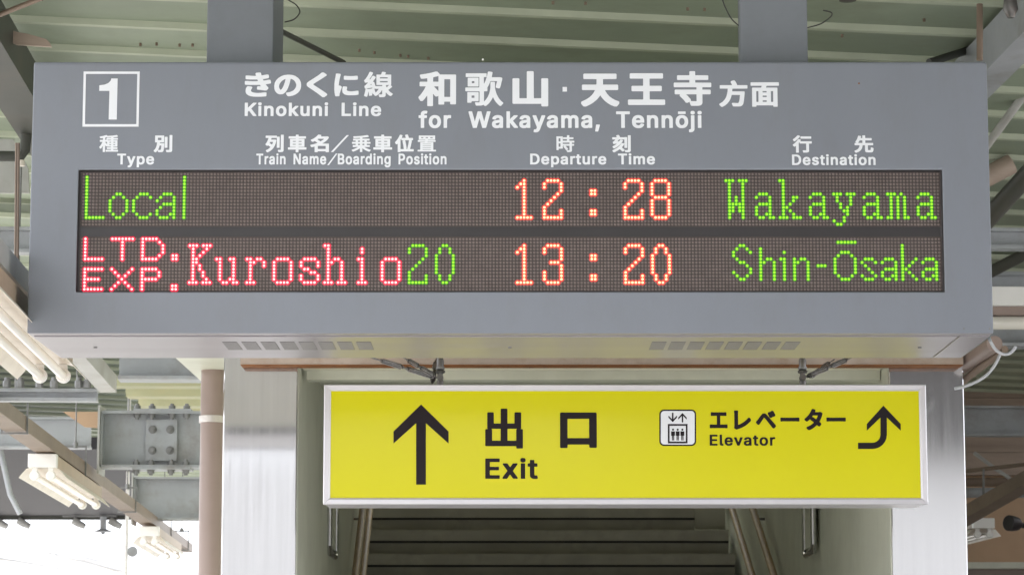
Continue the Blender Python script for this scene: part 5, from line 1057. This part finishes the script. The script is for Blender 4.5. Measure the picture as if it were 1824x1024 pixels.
def long_beam(name, label, cat, pa, length, pts, matn, group=None):
    o = thing(name, label, cat, tuple(pa), group)
    m = MB()
    m.prof(pa, pa + U * length, pts)
    m.build('beam', matn, o)
    return o
pa = pl(-1.56, 5.8, 4.05)
lb = long_beam('roof_purlin', 'dark green roof purlin running past the upper left board corner', 'purlin', pa, 7.0, [(-0.085, 0), (0.085, 0), (0.085, 0.16), (-0.085, 0.16)], 'beam_dark', 'purlins along the roof')
q = [(20, 53), (26, 56), (33, 58), (46, 60), (68, 66), (82, 70), (88, 76), (92, 84), (60, 82), (30, 80), (20, 76)]
m = MB()
m.poly_y([(at(a, b, 10.75).x, at(a, b, 10.75).z) for a, b in q], 10.75, 0.012)
m.build('bracket_plate', 'pink', lb)
pa = pl(2.42, 5.8, 4.02)
long_beam('roof_purlin', 'grey roof purlin running past the upper right board corner', 'purlin', pa, 5.9, [(-0.06, 0), (0.06, 0), (0.06, 0.17), (-0.06, 0.17)], 'beam', 'purlins along the roof')

def pipe_thing(name, label, cat, pts, r, matn, group=None, collars=()):
    o = thing(name, label, cat, tuple(pts[0]), group)
    m = MB()
    m.tube(pts, r, 20)
    m.build('pipe', matn, o, smooth=True)
    for z in collars:
        p = Vector((pts[0].x, pts[0].y, z))
        m = MB()
        m.tube([p - Z * 0.014, p + Z * 0.014], r + 0.006, 24)
        m.build('pipe_band', 'galv_light', o, smooth=True)
    return o
pb = at(376.5, 850, 11.6)
pipe_thing('drain_pipe', 'pinkish brown vertical pipe with a pale band, left of the stainless column', 'pipe',
           [Vector((pb.x, pb.y, 0)), Vector((pb.x, pb.y, at(376, 672, 11.6).z + 0.16))], 0.0495, 'pipe', collars=(at(376, 745, 11.55).z,))
pipe_thing('roof_brace', 'thin dark brace behind the left hanger post', 'brace', [at(500, 56, 10.4), at(612, 112, 11.2)], 0.011, 'beam_dark')
pipe_thing('roof_brace', 'thin brown brace in the upper left corner of the photo', 'brace', [at(-40, 42, 10.2), at(75, -3, 10.0)], 0.010, 'tray')
pipe_thing('vent_pipe', 'thick pale green pipe slanting above the upper right board corner', 'pipe', [at(1688, 104, 11.6), at(1745, 38, 11.2), at(1800, -40, 10.9)], 0.030, 'beam_pale')
pipe_thing('roof_brace', 'dark brace lying low along the upper right board edge', 'brace', [at(1655, 112, 11.0), at(1740, 85, 11.2), at(1800, 45, 11.4)], 0.016, 'beam_dark')
pipe_thing('hanger_tube', 'short vertical brown tube above the upper right board corner', 'tube', [at(1745, 108, 10.2), at(1745, 8, 10.2)], 0.012, 'tray')
pipe_thing('roof_brace', 'olive brace slanting down to the right board edge', 'brace', [at(1756, 262, 12.5), at(1850, 134, 12.0)], 0.019, 'beam_pale')
pipe_thing('roof_brace', 'dark upper brace slanting right of the board above the girder', 'brace', [at(1750, 400, 13.0), at(1850, 290, 12.6)], 0.045, 'beam_dark')
pipe_thing('roof_brace', 'dark lower brace between the two girders right of the board', 'brace', [at(1750, 492, 13.9), at(1850, 440, 13.7)], 0.03, 'beam_dark')
pipe_thing('roof_brace', 'pink boxed stub right of the board above the dark brace', 'brace', [at(1752, 318, 13.4), at(1802, 292, 13.4)], 0.05, 'pink')
for k, (a, b, r, mt_, lab) in enumerate((((1700, 662), (1772, 612), 0.03, 'pipe', 'wide brown pipe slanting under the right board corner'),
                                        ((1700, 690), (1790, 622), 0.014, 'tray', 'thin brown pipe slanting under the right board corner'))):
    pipe_thing('conduit_pipe', lab, 'pipe', [at(*a, 10.9), at(*b, 10.3)], r, mt_)
wire([(1781, 632), (1772, 650), (1757, 668), (1738, 680), (1718, 688), (1700, 692)], 9.9, 0.0056, 'power_cable', None, 'cable')
tag(bpy.data.objects[-1] if False else [o for o in bpy.data.objects if o.name.startswith('power_cable') and o.parent is None][0],
    'grey cable sagging from the right board corner to the column', 'cable')
p = at(1510, 2, 9.4)
m = MB()
m.tube([p, p + Z * 0.02, p + Z * 0.10], [0.03, 0.026, 0.020], 14)
m.tube([p + Z * 0.1, Vector((p.x, p.y, 4.22))], 0.008, 8)
tag(m.build('pendant_fitting', 'beam_dark', None, smooth=True), 'small dark pendant fitting at the top edge between board and post', 'fitting')
p = at(1800, 18, 9.9)
m = MB()
m.tube([p + Z * -0.03, p, p + Z * 0.05], [0.012, 0.028, 0.022], 14)
m.tube([p + Z * 0.05, Vector((p.x, p.y, 4.2))], 0.008, 8)
tag(m.build('pendant_fitting', 'galv', None, smooth=True), 'small pale glass pendant fitting in the upper right corner', 'fitting')
m = MB()
q = [(-90, 213), (-4, 213), (30, 258), (50, 300), (52, 344), (-90, 344)]
m.poly_y([(at(a, b, 13.9).x, at(a, b, 13.9).z) for a, b in q], 13.9, 0.02)
tag(m.build('ceiling_board', 'beam_pale'), 'pale board under the roof left of the departure board', 'board')
p = at(-20, 278, 12.2)
m = MB()
m.tube([p, at(38, 279, 12.2), at(44, 268, 12.2), at(47, 240, 12.2)], 0.024, 14)
m.slot(1).tube([at(38, 296, 12.2), at(38, 286, 12.2)], 0.016, 12)
tag(m.build('pipe_elbow', ['beam_dark', 'cream'], None, smooth=True), 'dark pipe elbow beside the left board edge', 'pipe')

# ------------------------------------------------------------------ fluorescent lamps
LT = 2.5
def make_lamp(label, loc):
    o = thing('fluorescent_lamp', label, 'lamp', (0, 0, 0), 'twin tube lamps under the roof')
    m = MB()
    m.box(-0.072, 0.072, 0.055, LT - 0.03, 0.047, 0.113)
    m.build('ballast_box', 'box_tan', o, bevel=0.003)
    m = MB()
    m.box(-0.077, 0.077, -0.01, 0.053, 0.042, 0.116)
    m.build('end_cap', 'cap', o, bevel=0.004)
    m = MB()
    pr = [(-0.128, -0.012), (-0.116, 0.004), (-0.088, 0.036), (-0.06, 0.0445), (0.06, 0.0445), (0.088, 0.036), (0.116, 0.004), (0.128, -0.012),
          (0.126, -0.012), (0.114, 0.002), (0.086, 0.034), (0.06, 0.042), (-0.06, 0.042), (-0.086, 0.034), (-0.114, 0.002), (-0.126, -0.012)]
    n = 8
    vs = [(x, y, z) for y in (0.02, LT - 0.06) for x, z in pr]
    fs = [(i, i + 1, 16 + i + 1, 16 + i) for i in range(15)] + [(15, 0, 16, 31)]
    fs += [(i, 15 - i, 14 - i, i + 1) for i in range(7)] + [(16 + i, 16 + i + 1, 30 - i, 31 - i) for i in range(7)]
    m.add(vs, fs)
    m.build('reflector', 'cream', o)
    for x in (-0.043, 0.043):
        m = MB()
        m.tube([(x, 0.05, 0), (x, LT - 0.09, 0)], 0.0165, 14)
        t = m.build('tube', 'tube', o, smooth=True)
        for y0, y1 in ((0.012, 0.05), (LT - 0.09, LT - 0.055)):
            m = MB()
            m.tube([(x, y0, 0), (x, y0 + 0.006, 0), (x, y1 - 0.006, 0), (x, y1, 0)], [0.022, 0.027, 0.027, 0.022], 16)
            m.box(x - 0.014, x + 0.014, y0 + 0.006, y1 - 0.006, 0.012, 0.0415)
            m.build('lamp_holder', 'cap', o, smooth=True)
    o.location = loc
    o.rotation_euler = (0, 0, TH)
    return o
def place_lamp(src, label, loc):
    o = copy_tree(src)
    o['label'] = label
    o.location = loc
    o.rotation_euler = (0, 0, TH)
    return o
l2 = make_lamp('twin tube fluorescent lamp with white end cap under the brown cable tray', at(75, 846, 15.0))
ztube = at(75, 846, 15.0).z
pf = at(96, 673, 10.33)
place_lamp(l2, 'cream twin tube lamp touching the lower left corner of the departure board', pf - U * LT)
p3 = at(265, 964, 21.4)
place_lamp(l2, 'farthest cream twin tube lamp against the white sky', p3)
pr_ = at(1753, 951, 20.0)
l4 = place_lamp(l2, 'white capped lamp at the right edge beside the stainless column', pr_)
# broadside lamp right of the board
o = thing('batten_lamp', 'white batten lamp seen side on right of the departure board', 'lamp', at(1772, 590, 13.6))
a0 = at(1700, 526, 13.6)
def hbar(m, px0, px1, y0, y1, Y, w):
    q0, q1 = at(px0, y1, Y), at(px1, y0, Y)
    return m.box(q0.x, q1.x, Y, Y + w, q0.z, q1.z)
hbar(MB(), 1640, 2200, 510, 544, 13.6, 0.12).build('lamp_body', 'cap', o, bevel=0.004)
hbar(MB(), 1644, 2196, 546, 561, 13.63, 0.05).build('reflector', 'pipe', o)
m = MB()
q0, q1 = at(1650, 575, 13.66), at(2190, 575, 13.66)
q1.z = q0.z
m.tube([q0, q1], 0.034, 20)
m.build('tube', 'tube', o, smooth=True)

# cable tray above the left lamps, hung from rods
ztop = ztube + 0.125
ty = l2.location - U * 6.5
tr0 = Vector((l2.location.x, l2.location.y, ztop)) - U * 5.5 + V * 0.01
tr = thing('cable_tray', 'long brown cable tray carrying the left row of lamps', 'cable tray', tuple(tr0))
m = MB()
m.prof(tr0, tr0 + U * 16.5, [(-0.055, 0), (0.055, 0), (0.055, 0.075), (-0.055, 0.075)])
m.build('channel', 'tray', tr)
for px, py in ((130, 806), (224, 872), (290, 924), (20, 742), (322, 952)):
    # depth where the tray passes this pixel column
    best = min(range(0, 1650), key=lambda k: abs((lambda p: 909 + p.x / p.y * F)(tr0 + U * (k / 100)) - px))
    p = tr0 + U * (best / 100)
    m = MB()
    m.tube([p + Z * 0.16, Vector((p.x, p.y, zr(p.dot(V)) + 0.01))], 0.0048, 8)
    m.tube([p + Z * 0.15, p + Z * 0.185], 0.016, 8)
    for s_ in (-1, 1):
        m.bar(p + V * s_ * 0.062 + Z * -0.012, p + V * s_ * 0.062 + Z * 0.165, 0.009, 0.009, up=U)
    m.bar(p - V * 0.068 + Z * 0.16, p + V * 0.068 + Z * 0.16, 0.02, 0.012)
    m.bar(p - V * 0.068 - Z * 0.012, p + V * 0.068 - Z * 0.012, 0.02, 0.010)
    m.build('hanger_rod', 'bolt', tr)
# lamp channel beside the departure board
ce = at(203, 699, 12.25) - V * 0.025
ch = thing('lamp_channel', 'grey channel above the lamp at the lower left board corner', 'channel', tuple(ce))
m = MB()
m.prof(ce - U * 5.5, ce, [(-0.036, 0), (0.036, 0), (0.036, 0.075), (-0.036, 0.075)])
m.build('channel', 'beam_pale', ch)
for k, (px, d_) in enumerate(((27, 9.05), (31, 9.2))):
    p = at(px, 480, d_)
    m = MB()
    m.tube([p, at(px + 2, 255, d_)], 0.005 if k else 0.0038, 8)
    m.build('hanger_rod', 'tray', ch, smooth=True)
m = MB()
a, b = at(-14, 476, 9.1), at(34, 476, 9.1)
m.bar(a, b, 0.03, 0.012)
m.bar(b, b - Z * 0.07, 0.012, 0.03, up=U)
m.build('hanger_bracket', 'beam_dark', ch)

# ------------------------------------------------------------------ right background: boards, pipes, lamp fittings
YR = 23.5
sb = thing('station_building', 'pinkish tan boarded building wall behind the right stainless column', 'building', (4.2, YR, 0))
zz = lambda py: at(1780, py, YR).z
x0, x1 = at(1560, 900, YR).x, at(2500, 900, YR).x
m = MB()
for k, (a, b) in enumerate(((640, 668), (669, 708), (709, 757), (758, 806), (807, 846))):
    m.box(x0, x1, YR - 0.012 * k, YR + 0.15, zz(b), zz(a))
m.build('board_cladding', 'pink', sb)
m = MB()
m.box(x0, x1, YR + 0.03, YR + 0.2, zz(1000), zz(847))
m.build('orange_band', 'orange_wall', sb)
m = MB()
m.box(x0, x1, YR - 0.02, YR + 0.2, zz(1012), zz(1000.5))
m.build('sill', 'wall', sb)
m = MB()
m.box(x0, x1, YR + 0.06, YR + 0.2, -1.0, zz(1012.5))
m.build('lower_wall', 'pipe', sb)
m = MB()
m.box(6.2, 6.4, 13.5, YR - 0.2, -1.15, 3.95)
m.build('added_shade_wall', 'pipe', sb)  # unseen wall added to cut the light from the right
for y0, y1, lab, mt_, dd in ((850, 866, 'dark brown conduit crossing the boards right of the column', 'tray', 22.4), (868, 886, 'blue grey pipe below the brown conduit right of the column', 'beam', 22.2)):
    q0, q1 = at(1600, (y0 + y1) / 2, dd), at(2300, (y0 + y1) / 2, dd)
    q1.z = q0.z
    pipe_thing('wall_conduit', lab, 'conduit', [q0, q1], (y1 - y0) / 2 / F * dd, mt_)
pipe_thing('wall_conduit', 'thin rod rising to the right over the pink boards', 'conduit', [at(1690, 842, 19), at(1850, 824, 18.6)], 0.014, 'tray')
pipe_thing('wall_conduit', 'thin pale stay slanting down over the pink boards', 'conduit', [at(1735, 806, 20.5), at(1775, 836, 20.5), at(1815, 862, 20.5)], 0.014, 'beam_pale')
pa, pb2 = at(1690, 936, 18.6), at(1860, 838, 17.5)
o = thing('cable_tray', 'dark brown tray slanting above the lamp at the right edge', 'cable tray', tuple(pa))
MB().bar(pa, pb2, 0.12, 0.085).build('channel', 'tray', o)
m = MB()
p = at(1752, 893, 18.2)
m.tube([p, at(1752, 835, 18.2)], 0.008, 8)
m.bar(p + Z * -0.04 - V * 0.05, p + Z * -0.04 + V * 0.05, 0.02, 0.014)
m.build('hanger_rod', 'bolt', o)
p = at(1806, 932, 17.8)
o = thing('spot_lamp', 'small black spotlight beside the right white lamp', 'spotlight', tuple(p))
ax = Vector((-0.8, -0.6, 0.05)).normalized()
m = MB()
m.tube([p + ax * 0.055, p + ax * 0.05, p + ax * 0.02, p - ax * 0.03, p - ax * 0.06], [0.044, 0.050, 0.050, 0.042, 0.022], 18)
m.build('lamp_head', 'bezel', o, smooth=True)
m = MB()
m.tube([p - ax * 0.05, p + Vector((0.12, 0.08, -0.02)), p + Vector((0.3, 0.1, -0.05))], 0.018, 10)
m.build('lamp_arm', 'bezel', o, smooth=True)

# ------------------------------------------------------------------ left background: neighbouring canopy, wires, mirror
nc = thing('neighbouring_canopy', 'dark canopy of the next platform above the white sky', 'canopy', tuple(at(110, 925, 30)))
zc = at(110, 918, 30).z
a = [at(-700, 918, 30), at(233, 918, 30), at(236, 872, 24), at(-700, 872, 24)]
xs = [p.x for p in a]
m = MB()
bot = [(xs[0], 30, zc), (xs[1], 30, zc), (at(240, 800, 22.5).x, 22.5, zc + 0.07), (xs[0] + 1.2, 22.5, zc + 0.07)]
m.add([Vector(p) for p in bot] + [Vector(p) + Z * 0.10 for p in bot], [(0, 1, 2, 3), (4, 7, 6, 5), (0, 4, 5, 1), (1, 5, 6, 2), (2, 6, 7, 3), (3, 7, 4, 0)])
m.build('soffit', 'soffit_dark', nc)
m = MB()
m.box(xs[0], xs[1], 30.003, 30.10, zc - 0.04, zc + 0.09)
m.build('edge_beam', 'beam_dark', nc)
q0, q1 = at(112, 918, 29.95), at(208, 918, 29.95)
m = MB()
m.box(q0.x, q1.x, 29.9, 30.0, zc - 0.015, zc + 0.05)
m.build('gutter', 'bolt', nc)
for px in (2, 42, 140, 205):
    p = at(px, 926, 29.97)
    m = MB()
    m.tube([p + Vector((-0.06, 0, 0)), p + Vector((0.0, 0, -0.035)), p + Vector((0.07, 0, -0.07))], [0.04, 0.04, 0.03], 10)
    m.build('gutter_bracket', 'beam_pale', nc, smooth=True)  # pale colour stands in for the sky flare over the brackets
for px, y0 in ((28, 845),):
    m = MB()
    m.tube([at(-2, 790, 21.8), at(18, 880, 21.8), at(36, 915, 21.8)], 0.022, 8)
    m.build('canopy_strut', 'beam', nc, smooth=True)
p = at(184, 928, 29.9)
o = thing('platform_loudspeaker', 'small round loudspeaker hanging from the far dark canopy', 'loudspeaker', tuple(p))
m = MB()
m.tube([p + Z * 0.05, p - Z * 0.085], 0.035, 14)
m.build('speaker_body', 'beam', o, smooth=True)
m = MB()
m.tube([p - Z * 0.085, p - Z * 0.105, p - Z * 0.115], [0.045, 0.095, 0.09], 18)
m.tube([p - Z * 0.115, p - Z * 0.14], 0.02, 10)
m.build('speaker_horn', 'beam', o, smooth=True)
p = at(236, 982, 24.5)
o = thing('round_mirror', 'round grey mirror on a thin pole in front of the white sky', 'mirror', tuple(p))
m = MB()
m.tube([p + Vector((0, -0.02, 0)), p, p + Vector((0, 0.03, 0))], [0.043, 0.047, 0.03], 20)
m.build('mirror_disc', 'beam', o, smooth=True)
m = MB()
m.tube([Vector((p.x - 0.06, p.y + 0.05, -1.15)), Vector((p.x - 0.06, p.y + 0.05, zr(-3.2)))], 0.016, 10)
m.build('pole', 'cap', o, smooth=True)
for k, (a, b, d0, d1, lab) in enumerate((((-20, 954), (118, 992), 38, 52, 'upper overhead wire sloping across the white sky'),
                                        ((-20, 990), (120, 1014), 36, 55, 'lower overhead wire sloping across the white sky'),
                                        ((10, 950), (120, 985), 44, 60, 'short faint overhead wire across the white sky'))):
    m = MB()
    m.tube([at(*a, d0), at(*b, d1), at(b[0] + 140, b[1] + 34, d1 + 16)], 0.013, 6)
    tag(m.build('overhead_wire', 'bolt', None, smooth=True), lab, 'wire', 'overhead wires')

# ------------------------------------------------------------------ far beyond the tracks
p = at(98, 985, 70)
o = thing('wire_mast', 'thin far mast carrying the overhead wires under the white sky', 'mast', (p.x, 70, -1.15))
m = MB()
m.tube([(p.x, 70, -1.15), (p.x, 70, at(98, 966, 70).z)], 0.06, 10)
m.build('pole', 'beam_pale', o, smooth=True)
m = MB()
m.tube([at(84, 984, 70), at(112, 984, 70)], 0.035, 8)
m.build('cross_arm', 'beam_pale', o, smooth=True)
fx0_, fx1_ = at(-260, 1000, 95).x, at(138, 1000, 95).x
ft = at(0, 996, 95).z
o = thing('apartment_block', 'pale overexposed apartment block far beyond the tracks at lower left', 'building', ((fx0_ + fx1_) / 2, 95, -1.15))
m = MB()
m.box(fx0_, fx1_, 95, 105, -1.15, ft)
m.build('wall', 'cap', o)
m = MB()
m.box(fx0_ - 0.2, fx1_ + 0.2, 94.7, 105.3, ft + 0.003, ft + 0.16)
m.build('roof', 'facade', o)
for k in range(6):
    xx = fx1_ - 0.9 - 1.25 * k
    w = MB()
    w.box(xx - 0.35, xx + 0.35, 94.94, 94.99, ft - 1.0, ft - 0.32)
    w.build('window', 'facade', o)
